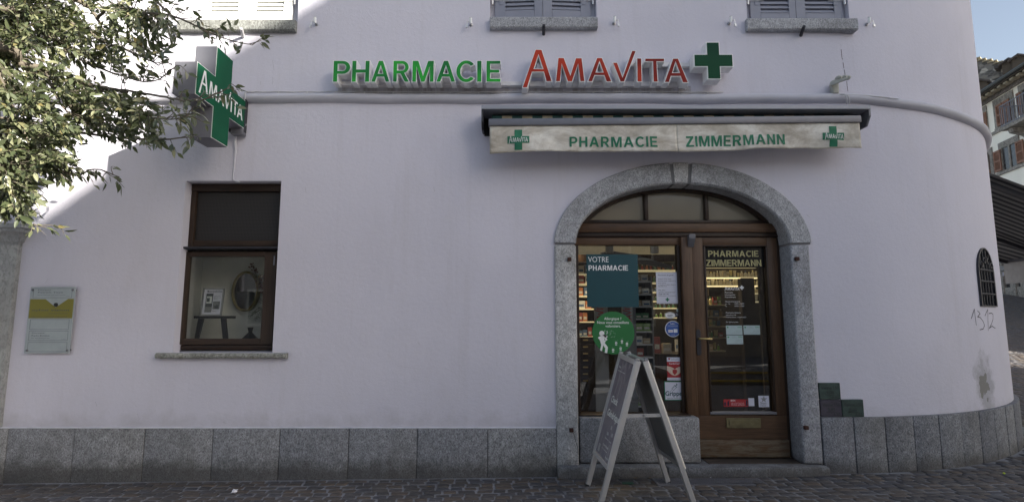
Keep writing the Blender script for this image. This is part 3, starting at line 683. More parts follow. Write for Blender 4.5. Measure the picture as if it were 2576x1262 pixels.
MB().box((ggx0-.005, FY+.03, zg0-.005), (ggx1+.005, FY+.035, zg1+.005)).build('window_pane', 'glass', lw)
for py in (655, 838): 
    p = P(690, py, FY-.02); MB().tube([(p.x, p.y, p.z-.05), (p.x, p.y, p.z+.05)], .009, 8).build('hinge', 'grey_metal', lw, smooth=40)
for px, py in ((460, 653), (449, 788)):
    p = P(px, py, FY-.012); MB().lathe(p, [(.013, 0), (.012, .006), (.005, .007)], 14, (0, -1, 0)).build('screw_cap', 'brass_dull', lw, smooth=40)
a = P(390, 886, 5.93); b = P(718, 901, 5.93)
def rough_box(name, a, b, mat, parent, amp=.004, nx=40, seed=1):
    x0, y0, z0 = a; x1, y1, z1 = b; mb = MB(); vs = []
    prof = [(y1, z1), (y0+.012, z1), (y0, z1-.012), (y0-.003, (z0+z1)/2), (y0, z0+.012), (y0+.012, z0), (y1, z0)]
    for i in range(nx+1):
        x = x0+(x1-x0)*i/nx
        for j, (y, z) in enumerate(prof):
            d = noise.noise(Vector((x*22+seed, j*1.7, seed)))*amp if 0 < j < 6 else 0; vs.append((x, y+d, z+d*.8))
    m = 7; fs = [(i*m+k, i*m+(k+1) % m, (i+1)*m+(k+1) % m, (i+1)*m+k) for i in range(nx) for k in range(m)]+[tuple(range(m)), tuple(range(nx*m+m-1, nx*m-1, -1))]
    return mb.add(vs, fs).build(name, mat, parent, smooth=30)
rough_box('window_sill', (a.x, 5.93, b.z), (b.x, 6.12, LWZ0-.004), 'sill_stone', bld, .009)
# ---- upper windows
SLPX = {'L': ((529.6, 598.4), (644, 712.7), 36, 10.2, (499.5, 610, 736)), 'M': ((1271.5, 1343.7), (1388.5, 1460.5), 28, 10.7, (1244.8, 1365, 1485.8)), 'R': ((1913.8, 1985), (2026.9, 2099), 33.5, 10.9, (1887.6, 2002.5, 2119))}
for (x0, x1, zs), (_, _, _, k) in zip(SILLS, UW):
    lx = x0-(.20 if k == 'L' else 0.0) ; ex = x1+(.0 if k != 'R' else .03); lx -= .03 if k == 'R' else 0
    zb = P(1300, {'L': 76, 'M': 69.6, 'R': 74.3}[k], 5.93).z
    rough_box('window_sill', (lx, 5.93, zb), (ex, 6.15, zs-.003), 'sill_stone' if k == 'L' else 'granite_arch', bld, .004, 30, x0)
    mat = 'shutter_white' if k == 'L' else 'shutter_grey'
    (l0, l1), (r0, r1), yb, pit, (s0, sm, s1) = SLPX[k]; YS = 6.07
    ztop = zs+1.9
    MB().box((x0+.001, 6.112, zs+.001), (x1-.001, 6.16, zs+1.95)).build('window_frame', 'cornice_paint', bld)
    for side in (0, 1):
        sh = bpy.data.objects.new('shutter', None); C.objects.link(sh); sh.parent = bld
        p0, p1 = ((s0, sm), (sm, s1))[side]; q0, q1 = ((l0, l1), (r0, r1))[side]
        X0, X1, A, B = P(p0, 30, YS).x+.002, P(p1, 30, YS).x-.002, P(q0, 30, YS).x, P(q1, 30, YS).x
        zs0 = P(1300, yb, YS).z; ang = (.055 if k == 'M' else 0)
        hinge = X0 if side == 0 else X1
        def tw(v):                      # leaf stands slightly open at the meeting stile
            d = abs(v[0]-hinge); return Vector((v[0], v[1]-d*ang*1.2, v[2]))
        def bx(a, b, nm, mt=mat, bv=.003, par=sh, tilt=0):
            mb = MB(); mb.box(a, b); mb.v = [tw(v) for v in mb.v]
            if tilt:
                c = (a[2]+b[2])/2
                for v in mb.v: v.z += (6.07-v.y)*-tilt+0
            return mb.build(nm, mt, par, bevel=bv)
        zb0 = zs+.006+(.01 if k == 'M' else 0)
        bx((X0, YS, zb0), (A-.001, YS+.04, ztop), 'stile'); bx((B+.001, YS, zb0), (X1, YS+.04, ztop), 'stile')
        bx((A, YS+.001, zb0), (B, YS+.04, zs0), 'rail')
        bx((A, YS+.036, zs0), (B, YS+.039, ztop), 'back_board', 'shutter_dark' if k != 'L' else 'shutter_white', 0)
        z = zs0+.006
        pz = P(1300, yb-pit, YS).z-zs0
        while z < zs0+.55:
            mb = MB(); mb.hexa([(A, YS+.004, z), (B, YS+.004, z), (B, YS+.034, z+.012), (A, YS+.034, z+.012)], [(A, YS+.003, z+.007), (B, YS+.003, z+.007), (B, YS+.034, z+pz+.014), (A, YS+.034, z+pz+.014)])
            mb.v = [tw(v) for v in mb.v]; mb.build('slat', mat, sh); z += pz
        hb = P(0, 8, YS).z; hs_ = 1 if side == 0 else -1; hx_ = hinge-hs_*.03
        MB().tube([(hx_, YS-.012, hb-.03), (hx_, YS-.012, hb+.10)], .014, 10).tube([(hx_, YS-.012, hb+.02), (hinge+hs_*.16, YS-.006, hb+.02)], .004, 6).build('hinge', 'aluminium', sh, smooth=40)
        bx((hinge+hs_*.075-.022, YS-.006, hb-.03), (hinge+hs_*.075+.022, YS+.001, hb+.12), 'hinge_plate', mat, .002)
# drain pipes poking from under the sills
for (t, b_), mt, lb in (((606.5, 72), (611, 94)), 'cable_white', 'short white drain pipe under the sunlit window sill'), (((1368, 64), (1368, 87)), 'dark_metal', 'short black drain pipe under the middle upper window sill'), (((2022.7, 67), (2016, 90)), 'dark_metal', 'short tilted black drain pipe under the right upper window sill'):
    q = P(*b_, 6.0); p = P(*t, 5.86); d = (p-q)
    mb = MB(); mb.tube([q+Vector((0, .03, -.005)), p], .018, 12, caps=False).tube([p+d*.001, q], .014, 12)
    tag(mb.build('drain_pipe', mt, smooth=40), lb, 'pipe', 'drain pipes under the upper sills')
# shutter catches
for i, (px, py, w_, nxt) in enumerate(((792.8, 52, -1, 'right of the sunlit window'), (1184, 53, -1, 'just left of the middle upper window'), (1546, 50, 1, 'just right of the middle upper window'), (1838, 50, 1, 'just left of the right upper window'), (2186, 52, 1, 'rightmost, near the rounded corner'))):
    p = P(px, py, 5.95) if px < 2150 else PC(px, py, RAD+.05); wl = Vector((p.x, 6.0 if px < 2150 else p.y+.05, p.z-.02))
    t = thing('shutter_catch', 'small metal shutter catch on the wall '+nxt, 'shutter catch', tuple(wl), 'shutter catches on the upper wall')
    MB().lathe(wl, [(.022, 0), (.02, .008), (.009, .012), (.009, .05)], 12, (0, -1, 0)).build('wall_plate', 'steel', t, smooth=40)
    k = wl+Vector((0, -.05, 0)); MB().tube([k+Vector((0, 0, -.012)), k+Vector((0, -.01, .05))], .016, 12).build('stop_knob', 'white_rim', t, smooth=40)
    MB().lathe(k+Vector((0, -.01, .05)), [(.015, 0), (.015, .004)], 12, (0, -.35, 1)).build('rubber_cap', 'plastic_black', t)
    MB().tube([k, k+Vector((w_*.035, -.015, .01)), k+Vector((w_*.042, -.018, -.045))], .006, 6).box(tuple(k+Vector((w_*.042-.011, -.028, -.07))), tuple(k+Vector((w_*.042+.011, -.008, -.04)))).build('hook', 'aluminium', t, smooth=40)

# ---- grated window on the corner
gw = bpy.data.objects.new('grated_window', None); C.objects.link(gw); gw.parent = bld
def G(x, z, o=0.0): return gc+gt*x+Vector((0, 0, z))+gn*o
outer = [(x*1.12, (z-(GZ0+GZ1)/2)*1.035+(GZ0+GZ1)/2) for x, z in gp]
mb = MB(); n_ = len(gp); vs = [G(x, z, .016) for x, z in outer]+[G(x, z, .016) for x, z in gp]+[G(x, z, -.02) for x, z in outer]+[G(x, z, -.1) for x, z in gp]
fs = []
for i in range(n_):
    j = (i+1) % n_; fs += [(i, j, n_+j, n_+i), (i, 2*n_+i, 2*n_+j, j), (n_+i, n_+j, 3*n_+j, 3*n_+i)]
mb.add(vs, fs).build('frame', 'dark_metal', gw, smooth=40)
MB().prism([G(x, z, -.09) for x, z in gp], -gn*.01).build('pane', 'window_dark', gw)
for x in (-.14, -.047, .047, .14):
    zt2 = GZ1-GHW*1.25+GHW*1.25*math.sqrt(1-(x/GHW)**2); MB().tube([G(x, GZ0, .0), G(x, zt2, .0)], .009, 6).build('bar', 'dark_metal', gw, smooth=40)
for f in (.2, .42, .62):
    z = GZ0+(GZ1-GZ0)*f; MB().tube([G(-GHW, z, .01), G(GHW, z, .01)], .011, 6).build('crossbar', 'dark_metal', gw, smooth=40)
for s_ in (-1, 1):
    for q in (0, 1):
        c = (s_*(.06+.1*q), GZ1-.16-.05*q); MB().tube([G(c[0]+s_*r_*math.cos(a), c[1]+r_*math.sin(a), .02) for a, r_ in [(k*.5, .052-.0032*k) for k in range(14)]], .007, 5).build('scroll', 'dark_metal', gw, smooth=40)

# ---- damage on the wall: peeled patch, stains and a long crack
def blob(px, py, rx, ry, seed, off, n=40, curved=True, amp=.45):
    pts = []
    for i in range(n):
        a = 2*PI*i/n; r_ = 1+amp*noise.noise(Vector((math.cos(a)*2.2+seed, math.sin(a)*2.2, seed)))
        x, y = px+rx*r_*math.cos(a), py+ry*r_*math.sin(a); pts.append(PC(x, y, RAD+off) if curved else P(x, y, 6-off))
    return pts
def patch(name, pts, mat, parent=bld):
    c = sum(pts, Vector())/len(pts); n = len(pts)
    return MB().add([c]+pts, [(0, i+1, (i+1) % n+1) for i in range(n)]).build(name, mat, parent)
def stroke(pts_px, wd, off=.0015, curved=True):
    """thin painted stroke lying on the wall"""
    mb = MB(); Q = [PC(x, y, RAD+off) if curved else P(x, y, 6-off) for x, y in pts_px]
    for i in range(len(Q)-1):
        a, b = Q[i], Q[i+1]; nn = Vector((a.x-CX, a.y-CY, 0)).normalized() if curved and a.x > CX else Vector((0, -1, 0)); s = (b-a).cross(nn).normalized()*wd/2
        e = (b-a).normalized()*wd*.2
        mb.add([a-s-e, b-s*.8+e, b+s*.8+e, a+s-e], [(0, 1, 2, 3)])
    return mb
gx, gy, gs = 2327, 534.6, .42355
D = [[(275, 628), (284, 600), (293, 572), (298, 615), (305, 668)], [(312, 583), (322, 592), (327, 600), (318, 611), (312, 618), (328, 622), (344, 643), (354, 668), (346, 690), (325, 695)], [(356, 612), (364, 592), (373, 574), (374, 640), (376, 700)], [(380, 598), (396, 596), (404, 603), (404, 632), (394, 662), (381, 686), (398, 673), (418, 686)]]
mb = MB()
for s_ in D:
    q = stroke([(gx+x*gs, gy+y*gs) for x, y in s_], .011); mb.add(q.v, q.f)
tag(mb.build('graffiti', 'ink_black'), 'black hand-drawn graffiti number 1312 on the rounded corner', 'graffiti')
mb = MB()
for a_, b_ in (((2116, 125), (2118, 145)), ((2118, 146), (2120, 150)), ((2121, 158), (2123, 172)), ((2124, 176), (2126, 188)), ((2130, 205), (2131, 215)), ((2131, 216), (2133, 230))):
    q = stroke([a_, b_], .006); mb.add(q.v, q.f)
mb.build('crack', 'rust', bld)
rr = random.Random(11)
mb = MB()
for px, py, ln, sl in ((686, 152, 26, .1), (686, 195, 18, 0), (720, 250, 8, 1), (1010, 770, 6, .4), (1090, 470, 12, .2), (975, 300, 6, .5), (768, 470, 14, .1), (240, 1010, 12, .3), (345, 1040, 14, .4), (560, 1060, 10, 2), (1120, 925, 30, 2), (1290, 470, 8, .6), (120, 700, 14, -.5), (2180, 1030, 16, .2), (2300, 1010, 8, .4), (2030, 540, 8, 1), (1000, 920, 60, 8), (655, 205, 9, 0), (2320, 520, 5, 1), (1160, 650, 8, .5), (1050, 860, 10, 1)):
    dx = ln*math.sin(math.atan(sl)); dy = ln*math.cos(math.atan(sl))
    pts = [(px+dx*t+rr.uniform(-1, 1), py+dy*t) for t in (0, .5, 1)]
    q = stroke(pts, rr.uniform(.002, .0045), .0012, px > 2140); mb.add(q.v, q.f)
mb.build('scuff_marks', 'grime', bld)
# flaky render edge above the plinth and around stones
MB().box((-7.2, 5.975, ZL), (.462, 6.02, ZL+.012)).build('render_edge', 'peel_edge', bld, bevel=.004)
# crack in the left jamb
q = MB()
for i, (a_, b_) in enumerate((((1443, 1088), (1447, 1104)), ((1447, 1104), (1453, 1124)), ((1453, 1124), (1455, 1142)))):
    A, B = P(*a_, 5.9635), P(*b_, 5.9635); q.add([A+Vector((-.002, 0, 0)), A+Vector((.002, 0, 0)), B+Vector((.002, 0, 0)), B+Vector((-.002, 0, 0))], [(0, 1, 2, 3)])
q.build('crack', 'black_gap', bld)

# ================================================================ LEFT PORTAL
po = thing('stone_portal', 'grey stone door pilaster with moulded capital at the left edge under the tree', 'portal', (-5.6, 6, 0))
zc_, zs_ = P(50, 570, 5.82).z, P(50, 613, 5.9).z
xl, xr = P(2, 700, 5.9).x-.18, P(60, 760, 5.9).x
xr = (P(71, 640, 6).x+P(17, 1050, 6).x)/2-.055
MB().box((xr-.33, 5.945, ZL-.02), (xr, 6.05, zs_)).build('shaft', 'pilaster_stone', po, bevel=.008, smooth=40)
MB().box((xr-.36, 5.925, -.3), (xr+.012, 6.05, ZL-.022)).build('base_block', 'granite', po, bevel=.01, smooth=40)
pr = [(0, 0), (.0, .02), (.02, .03), (.03, .07), (.07, .12), (.09, .13), (.09, .165), (.11, .17), (.11, .215)]
vs = []
for o_, h in pr: vs += [(xr-2.2, 5.944-o_, zs_+h), (xr+o_, 5.944-o_, zs_+h), (xr+o_, 6.05, zs_+h)]
fs = [(i*3+k, i*3+k+1, i*3+k+4, i*3+k+3) for i in range(len(pr)-1) for k in range(2)]; k = (len(pr)-1)*3
vs += [(xr-2.2, 6.05, zs_+.215), (xr-2.2, 6.05, zs_)]; fs += [(k, k+1, k+2, k+3), (0, 1, 2, k+4)]
MB().add(vs, fs).build('capital', 'pilaster_stone', po, smooth=30)
MB().box((xr-1.5, 5.97, -.2), (xr-.335, 6.04, zs_)).build('door_leaf', 'wood_brown', po)

# ================================================================ SIGNS ON THE FACADE
def rail(x0, x1, y0, y1, yf, nm, par):
    a = P(x0, y0, yf); b = P(x1, y1, yf); return MB().box((a.x, yf, b.z), (b.x, 6.0, a.z)).build(nm, 'sign_back', par, bevel=.004)
def channel(loops, par, face, yf=5.80, yb=5.945):
    loops = inset(loops, -.003)
    """one built-up letter: body box, white rim, coloured face"""
    vs, fs = curve_mesh(loops, 0, .5)
    L = bpy.data.objects.new('letter', None); C.objects.link(L); L.parent = par
    MB().add([(v.x, yb if v.z < 0 else yf, v.y) for v in vs], fs).build('side', 'sign_side', L)
    v1, f1 = curve_mesh(loops, 0, 0); v2, f2 = curve_mesh(inset(loops, .0075))
    MB().add([(v.x, yf-.003, v.y) for v in v1], f1).build('rim', 'white_rim', L)
    MB().add([(v.x, yf-.006, v.y) for v in v2], f2).build('face', face, L)
ps = thing('shop_sign', 'green built-up letters reading PHARMACIE on a rail above the cornice', 'sign', (P(1048, 210).x, 6, P(1048, 210).z))
rail(848, 1312, 204.5, 215, 5.93, 'rail', ps)
zb, zt = P(1000, 207.3, 5.80).z, P(1000, 153.3, 5.80).z
for ch, a, b in zip('PHARMACIE', (837.2, 884.3, 933, 988, 1036.5, 1096.7, 1147, 1199.4, 1223), (880.5, 929.5, 981, 1030.5, 1091.5, 1146.2, 1193.5, 1211.8, 1260)):
    # px at the baseline for straight letters
    X0, X1 = P(a, 205, 5.80).x, P(b, 205, 5.80).x
    if ch in 'PR': X1 = P(b if ch == 'R' else 881, 205, 5.80).x
    wd = GW[ch]; channel([[(X0+x/wd*(X1-X0), zb+y*(zt-zb)) for x, y in l] for l in GL[ch]], ps, 'green_face')
am = thing('shop_sign', 'red built-up letters reading AMAVITA with a tick-shaped V above the awning', 'sign', (P(1520, 210).x, 6, P(1520, 210).z))
rail(1313.5, 1728, 204.5, 216.5, 5.93, 'rail', am); rail(1580, 1738, 157, 168, 5.94, 'rail', am)
for L in AM:
    channel([[(lambda q: (q.x, q.z))(P(1257.8+x*.2563, 50.3+y*.2563, 5.80)) for x, y in l] for l in L], am, 'red_face')
cs = thing('cross_sign', 'dark green pharmacy cross light box with white edges beside the red letters', 'cross sign', (P(1794, 153).x, 6, P(1794, 153).z))
c0 = P(1794.5, 153.2, 5.80); rr_ = (P(1844, 153, 5.8).x-P(1745, 153, 5.8).x)/2
cp = cross_pts(c0.x, c0.z, rr_, rr_*.345)
vs, fs = curve_mesh([cp], 0, .5); MB().add([(v.x, 5.95 if v.z < 0 else 5.80, v.y) for v in vs], fs).build('side', 'sign_side', cs)
v1, f1 = curve_mesh([cp]); MB().add([(v.x, 5.797, v.y) for v in v1], f1).build('rim', 'white_rim', cs)
v1, f1 = curve_mesh(inset([cp], .009)); MB().add([(v.x, 5.794, v.y) for v in v1], f1).build('face', 'cross_face', cs)
MB().box((c0.x-.12, 5.95, c0.z-.06), (c0.x+.12, 6.0, c0.z+.06)).build('mount', 'sign_back', cs)
# cable along the cornice
def sagline(x0, x1, y0, y1, n, Y=5.985, amp=.003): return [P(x0+(x1-x0)*i/n, y0+(y1-y0)*i/n, Y)+Vector((0, 0, amp*math.sin(i*1.9))) for i in range(n+1)]
cb = thing('cable', 'thin cable clipped along the top of the cornice from the cross sign', 'cable', (P(1200, 231).x, 6, P(1200, 231).z))
MB().tube(sagline(618, 1820, 231, 232, 60), .0065, 6).tube(sagline(640, 1800, 234.5, 236, 60, 5.98), .004, 5).tube([P(1728, 216, 5.95), P(1732, 222, 5.96), P(1725, 229, 5.98)], .007, 6).build('wire', 'cable_white', cb, smooth=50)
for i in range(16):
    p = P(700+i*72, 234, 5.975); MB().box((p.x-.006, p.y-.008, p.z-.010), (p.x+.006, p.y+.012, p.z+.012)).build('clip', 'cable_white', cb)

# ---- blade sign (projecting cross)
bcy, bcz, br, ba = 5.44, 3.815, .475, .160
bs = thing('projecting_cross_sign', 'large green cross light box standing out from the wall beside the tree, lettered AMAVITA', 'cross sign', (-3.07, 6, bcz))
BX0, BX1 = -3.19, -2.975
cp = cross_pts(bcy, bcz, br, ba); vs, fs = curve_mesh([cp], 0, .5)
MB().add([(BX0+.004 if v.z < 0 else BX1-.004, v.x, v.y) for v in vs], fs).build('housing', 'blade_side', bs)
for xx, sg in ((BX1, 1), (BX0, -1)):
    v1, f1 = curve_mesh([cp]); MB().add([(xx, v.x, v.y) for v in v1], f1).build('rim', 'white_rim', bs)
    v1, f1 = curve_mesh(inset([cp], .006)); fo = MB().add([(xx+sg*.003, v.x, v.y) for v in v1], f1).build('face', 'blade_green', bs)
    mb = MB(); put(mb, logo_geo(), (xx+sg*.005, bcy-br*.90 if sg > 0 else bcy+br*.9, bcz-.085), (0, sg, 0), (0, 0, 1), br*1.80, .155)
    mb.build('lettering', 'white_rim', bs)
MB().box((BX1-.17, 5.92, 3.62), (BX1+.0, 5.985, 4.0)).build('bracket', 'dark_metal', bs, bevel=.004)
pa, pb = P(602, 262, 5.99), P(616, 337, 5.99)
MB().box((pa.x, 5.985, pb.z), (pb.x, 6.0, pa.z)).build('wall_plate', 'grey_metal', bs, bevel=.002)
for py in (272, 285, 309, 318, 333):
    p = P(610, py, 5.98); MB().lathe(p, [(.009, 0), (.008, .008)], 8, (0, -1, 0)).build('bolt', 'dark_metal', bs)
a, b = P(582, 313.5, 5.9), P(610, 338, 5.9)
jb = thing('junction_box', 'small grey electrical junction box under the projecting cross', 'junction box', (a.x, 6, b.z))
MB().box((a.x, 5.89, b.z), (b.x, 5.985, a.z)).build('case', 'grey_metal', jb, bevel=.006, smooth=40)
MB().box((a.x+.012, 5.884, b.z+.02), (b.x-.012, 5.89, a.z-.03)).build('lid', 'blade_side', jb, bevel=.002)
mb = MB(); mb.tube([P(640, 231.5, 5.985), P(620, 231, 5.975), P(616.5, 234, 5.92), P(616, 262, 5.93), P(614, 285, 5.98), P(618, 305, 5.98), P(618, 315, 5.96), P(610, 321, 5.94)], .008, 8)
tag(mb.build('power_cable', 'cable_white', smooth=50), 'white cable looping down from the cornice to the grey junction box', 'cable')
pts = [P(594, 339, 5.95), P(593, 346, 5.985), P(591, 360, 5.99), P(593, 375, 5.985), P(591, 395, 5.99), P(589, 420, 5.992), P(586, 445, 5.992), P(586, 452, 5.99), P(592, 455, 5.995), P(603, 458, 6.0)]
mb = MB(); mb.tube(pts, [.008, .010, .015, .018, .011, .010, .009, .011, .009, .007], 8)
tag(mb.build('power_cable', 'cornice_paint', smooth=50), 'lumpy painted-over cable running down to the top of the low window', 'cable')

# ---- flood light with sensor
p = P(2103, 218, 5.93)
fl = thing('security_light', 'beige twin security light with motion sensor above the cornice near the corner', 'security light', (p.x, 6, p.z))
MB().prism([(p.x-.035, 5.99, p.z-.075), (p.x+.035, 5.99, p.z-.075), (p.x+.04, 5.99, p.z+.06), (p.x-.045, 5.99, p.z+.05)], (0, -.06, 0)).build('body', 'lamp_beige', fl, bevel=.012, smooth=50)
q = P(2110, 204, 5.84); MB().prism([(q.x-.05, 5.95, q.z-.025), (q.x+.055, 5.80, q.z-.015), (q.x+.06, 5.80, q.z+.01), (q.x-.035, 5.95, q.z+.04)], (.0, -.05, .0)).build('sensor_head', 'lamp_beige', fl, bevel=.012, smooth=50)
for px, py in ((2106, 196), (2119, 195), (2128, 196)):
    q = P(px, py, 5.86); MB().lathe(q+Vector((0, .03, 0)), [(.014, 0), (.024, .02), (.026, .05), (.012, .075)], 12, (.35, -1, -.1)).build('spot_head', 'lamp_beige', fl, smooth=60)
mb = MB(); mb.tube([P(2097, 236, 5.97), P(2106, 238, 5.96), P(2122, 237, 5.93), P(2127, 240, 5.90), P(2130, 250, 5.90), P(2130, 262, 5.95)], .007, 8).tube([P(2122, 238, 5.92), P(2133, 241, 5.90), P(2137, 250, 5.90), P(2136, 263, 5.95)], .007, 8).tube([P(2130, 238.5, 5.95), P(2170, 240, 5.97), P(2200, 242, 5.98), P(2260, 249, 6.03)], .005, 6)
tag(mb.build('lamp_cable', 'cable_white', smooth=50), 'grey cable wrapped round the cornice below the security light', 'cable')

# ================================================================ MAIN AWNING
aw = thing('awning', 'rolled-up shop awning in a grey cassette with a dirty cream valance over the arched door', 'awning', (P(1700, 300).x, 6, 3.6))
ax0, ax1 = P(1211, 270, 5.70).x, P(2191, 270, 5.70).x
z_t, z_l = P(1700, 264, 5.70).z, P(1700, 274.5, 5.70).z
MB().box((ax0, 5.70, z_l), (ax1, 6.0, z_t)).build('cassette_hood', 'hood_grey', aw, bevel=.006)
MB().prism([(ax0, 5.71, z_l), (ax0, 5.99, z_l), (ax0, 5.99, z_l-.18), (ax0, 5.80, z_l-.2), (ax0, 5.71, z_l-.14)], (.02, 0, 0)).build('end_cap', 'dark_metal', aw)
MB().prism([(ax1-.02, 5.71, z_l), (ax1-.02, 5.99, z_l), (ax1-.02, 5.99, z_l-.16), (ax1-.02, 5.78, z_l-.165), (ax1-.02, 5.71, z_l-.07)], (.02, 0, 0)).build('end_cap', 'grey_metal', aw)
MB().box((ax0+.02, 5.985, z_l-.2), (ax1-.02, 5.998, z_l)).build('back_plate', 'black_gap', aw)
ns = 36
for i in range(ns):
    xa = ax0+.11+(ax1-ax0-.22)*i/ns; xb = ax0+.11+(ax1-ax0-.22)*(i+1)/ns
    MB().add([(x, 5.85+.06*math.cos(a), z_l-.075+.06*math.sin(a)) for x in (xa, xb) for a in [k*PI/6 for k in range(12)]], [(k, (k+1) % 12, 12+(k+1) % 12, 12+k) for k in range(12)]).build('rolled_stripe', 'roll_green' if i % 2 == 0 else 'roll_cream', aw, smooth=50)
MB().box((ax0+.1, 5.835, z_l-.2), (ax1-.1, 5.855, z_l-.11)).build('roller_bar', 'black_gap', aw)
fb0, fb1 = P(1229, 298, 5.66), P(2167, 290, 5.66); h0, h1 = P(1229, 316, 5.66).z, P(2167, 307, 5.66).z
MB().hexa([(fb0.x, 5.66, h0), (fb1.x, 5.66, h1), (fb1.x, 5.75, h1), (fb0.x, 5.75, h0)], [(fb0.x, 5.66, fb0.z), (fb1.x, 5.66, fb1.z), (fb1.x, 5.75, fb1.z), (fb0.x, 5.75, fb0.z)]).build('front_bar', 'grey_metal', aw, bevel=.01, smooth=40)
vx0, vx1 = P(1232, 350, 5.68).x, P(2164.5, 340, 5.68).x
vz0a, vz0b = P(1232, 385.5, 5.68).z, P(2166, 372.6, 5.68).z; vz1a, vz1b = h0, h1
def wav(x, f):  # f: 0 top .. 1 bottom
    q = (x-vx0)/(vx1-vx0)
    d = f*(.018*math.sin(x*5.1+.6)+.014*noise.noise(Vector((x*3.1, f*1.6, 4)))*2)+.012*noise.noise(Vector((x*8, f*4, 9)))*f**.5
    dz = f*(.012*math.sin(q*PI*3)+.008*noise.noise(Vector((x*4, 1, 1))))
    return d, dz
def V(x, z):    # warp a point of the flat valance
    q = (x-vx0)/(vx1-vx0); zt2 = vz1a+(vz1b-vz1a)*q; zb2 = vz0a+(vz0b-vz0a)*q; f = max(0, min(1, (zt2-z)/(zt2-zb2))); d, dz = wav(x, f)
    return Vector((x, 5.685-d, z+dz))
def valance(x0, x1, nx, nm):
    vs = []; nz = 12
    for i in range(nx+1):
        x = x0+(x1-x0)*i/nx; q = (x-vx0)/(vx1-vx0); zt2 = vz1a+(vz1b-vz1a)*q; zb2 = vz0a+(vz0b-vz0a)*q
        for j in range(nz+1): vs.append(V(x, zt2+(zb2-zt2)*j/nz))
    m = nz+1; o = MB().add(vs, [(i*m+k, i*m+k+1, (i+1)*m+k+1, (i+1)*m+k) for i in range(nx) for k in range(nz)]).build(nm, 'valance', aw, smooth=80)
    md = o.modifiers.new('s', 'SOLIDIFY'); md.thickness = .003; md.offset = 1
    return o
seam = P(1703, 340, 5.68).x
va = valance(vx0, seam-.001, 90, 'valance'); vb = valance(seam+.001, vx1, 90, 'valance')
def finer(vs, fs, lim):
    bm = bmesh.new(); V_ = [bm.verts.new(v) for v in vs]
    for f in fs:
        try: bm.faces.new([V_[i] for i in f])
        except ValueError: pass
    bmesh.ops.triangulate(bm, faces=bm.faces)
    for _ in range(4):
        es = [e for e in bm.edges if e.calc_length() > lim]
        if not es: break
        bmesh.ops.subdivide_edges(bm, edges=es, cuts=1); bmesh.ops.triangulate(bm, faces=bm.faces)
    bm.verts.index_update(); out = [v.co.copy() for v in bm.verts], [tuple(v.index for v in f.verts) for f in bm.faces]; bm.free(); return out
def on_valance(geo, x0, x1, yt0, yb0, slope, mat, par, push=.008, nm='lettering'):
    a = P(x0, yb0, 5.68); b = P(x1, yb0, 5.68); c = P(x0, yt0, 5.68); mb = MB(); vs, fs, w_ = geo; vs, fs = finer(vs, fs, .45 if w_ > 2 else .12); sx_ = (b.x-a.x)/w_; h = c.z-a.z; q = []
    for v in vs:
        X = a.x+v.x*sx_; p = V(X, a.z+v.y*h+slope*(X-a.x)); p.y -= push; q.append(p)
    mb.add(q, fs); return mb.build(nm, mat, par)
sl = (vz1b-vz1a)/(vx1-vx0)*.75
on_valance(word('PHARMACIE', .17), 1433, 1653, 345, 371, sl, 'print_green', va)
on_valance(word('ZIMMERMANN', .16), 1726, 1975, 341, 367.5, sl, 'print_green', vb)
def unit_cross():
    v, f = curve_mesh([cross_pts(.5, .5, .5, .175)]); return v, f, 1.0
on_valance(unit_cross(), 1276.5, 1331.5, 327, 380, 0, 'print_green', va, nm='cross_print'); on_valance(unit_cross(), 2071.5, 2125, 318, 370, 0, 'print_green', vb, nm='cross_print')
on_valance(logo_geo(), 1280, 1328, 348.5, 360, 0, 'pale_print', va, .015); on_valance(logo_geo(), 2074.5, 2121.5, 339, 350.5, 0, 'pale_print', vb, .015)

# ================================================================ PLAQUE AND VALVE PLATES
q0, q1, q2, q3 = P(78.6, 723, 5.96), P(191, 720, 5.96), P(174, 887, 5.96), P(57.7, 889, 5.96)
px0, px1 = (q0.x+q3.x)/2, (q1.x+q2.x)/2; pz0, pz1 = (q2.z+q3.z)/2, (q0.z+q1.z)/2
pl = thing('name_plaque', 'glass practice nameplate with a mustard band lettered ophtalvision beside the stone portal', 'plaque', (px0, 6, pz0))
MB().box((px0, 5.962, pz0), (px1, 5.968, pz1)).build('glass_panel', 'plaque_glass', pl, bevel=.001)
W1, H1 = px1-px0, pz1-pz0
def pq(u, v): return (px0+u*W1, pz1-v*H1)    # u right, v down (0..1)
band = MB(); pts = [pq(.02, .185), pq(.36, .185), pq(.60, .31), pq(.86, .18), pq(.985, .18), pq(.985, .475), pq(.02, .475)]
v1, f1 = curve_mesh([pts]); band.add([(v.x, 5.9605, v.y) for v in v1], f1).build('band', 'ochre_print', pl)
def frame_rect(mb, x0, x1, z0, z1, Y, t):
    mb.box((x0, Y, z0), (x1, Y+.0008, z0+t)); mb.box((x0, Y, z1-t), (x1, Y+.0008, z1)); mb.box((x0, Y, z0+t), (x0+t, Y+.0008, z1-t)); mb.box((x1-t, Y, z0+t), (x1, Y+.0008, z1-t))
mb = MB()
for v0, v1_ in ((.02, .165), (.49, .645), (.665, .81), (.835, .975)):
    a = pq(.07, v1_); b = pq(.93, v0); frame_rect(mb, a[0], b[0], a[1], b[1], 5.9602, .0025)
mb.build('field_lines', 'plaque_ink', pl)['kind'] = 'stuff'
mb = MB()
def pt(body, u0, u1, v, h, bold=0):
    a = pq(u0, v); put(mb, text_geo(body, bold), (a[0], 5.9595, a[1]), (1, 0, 0), (0, 0, 1), (u1-u0)*W1, h*H1)
pt('Docteur', .17, .47, .055, .017); pt('Patrick Titzé', .17, .73, .092, .02); pt('FMH OPHTALMOLOGIE & OPHTALMO-CHIRURGIE', .17, .78, .128, .009); pt('1er étage', .80, .88, .142, .008)
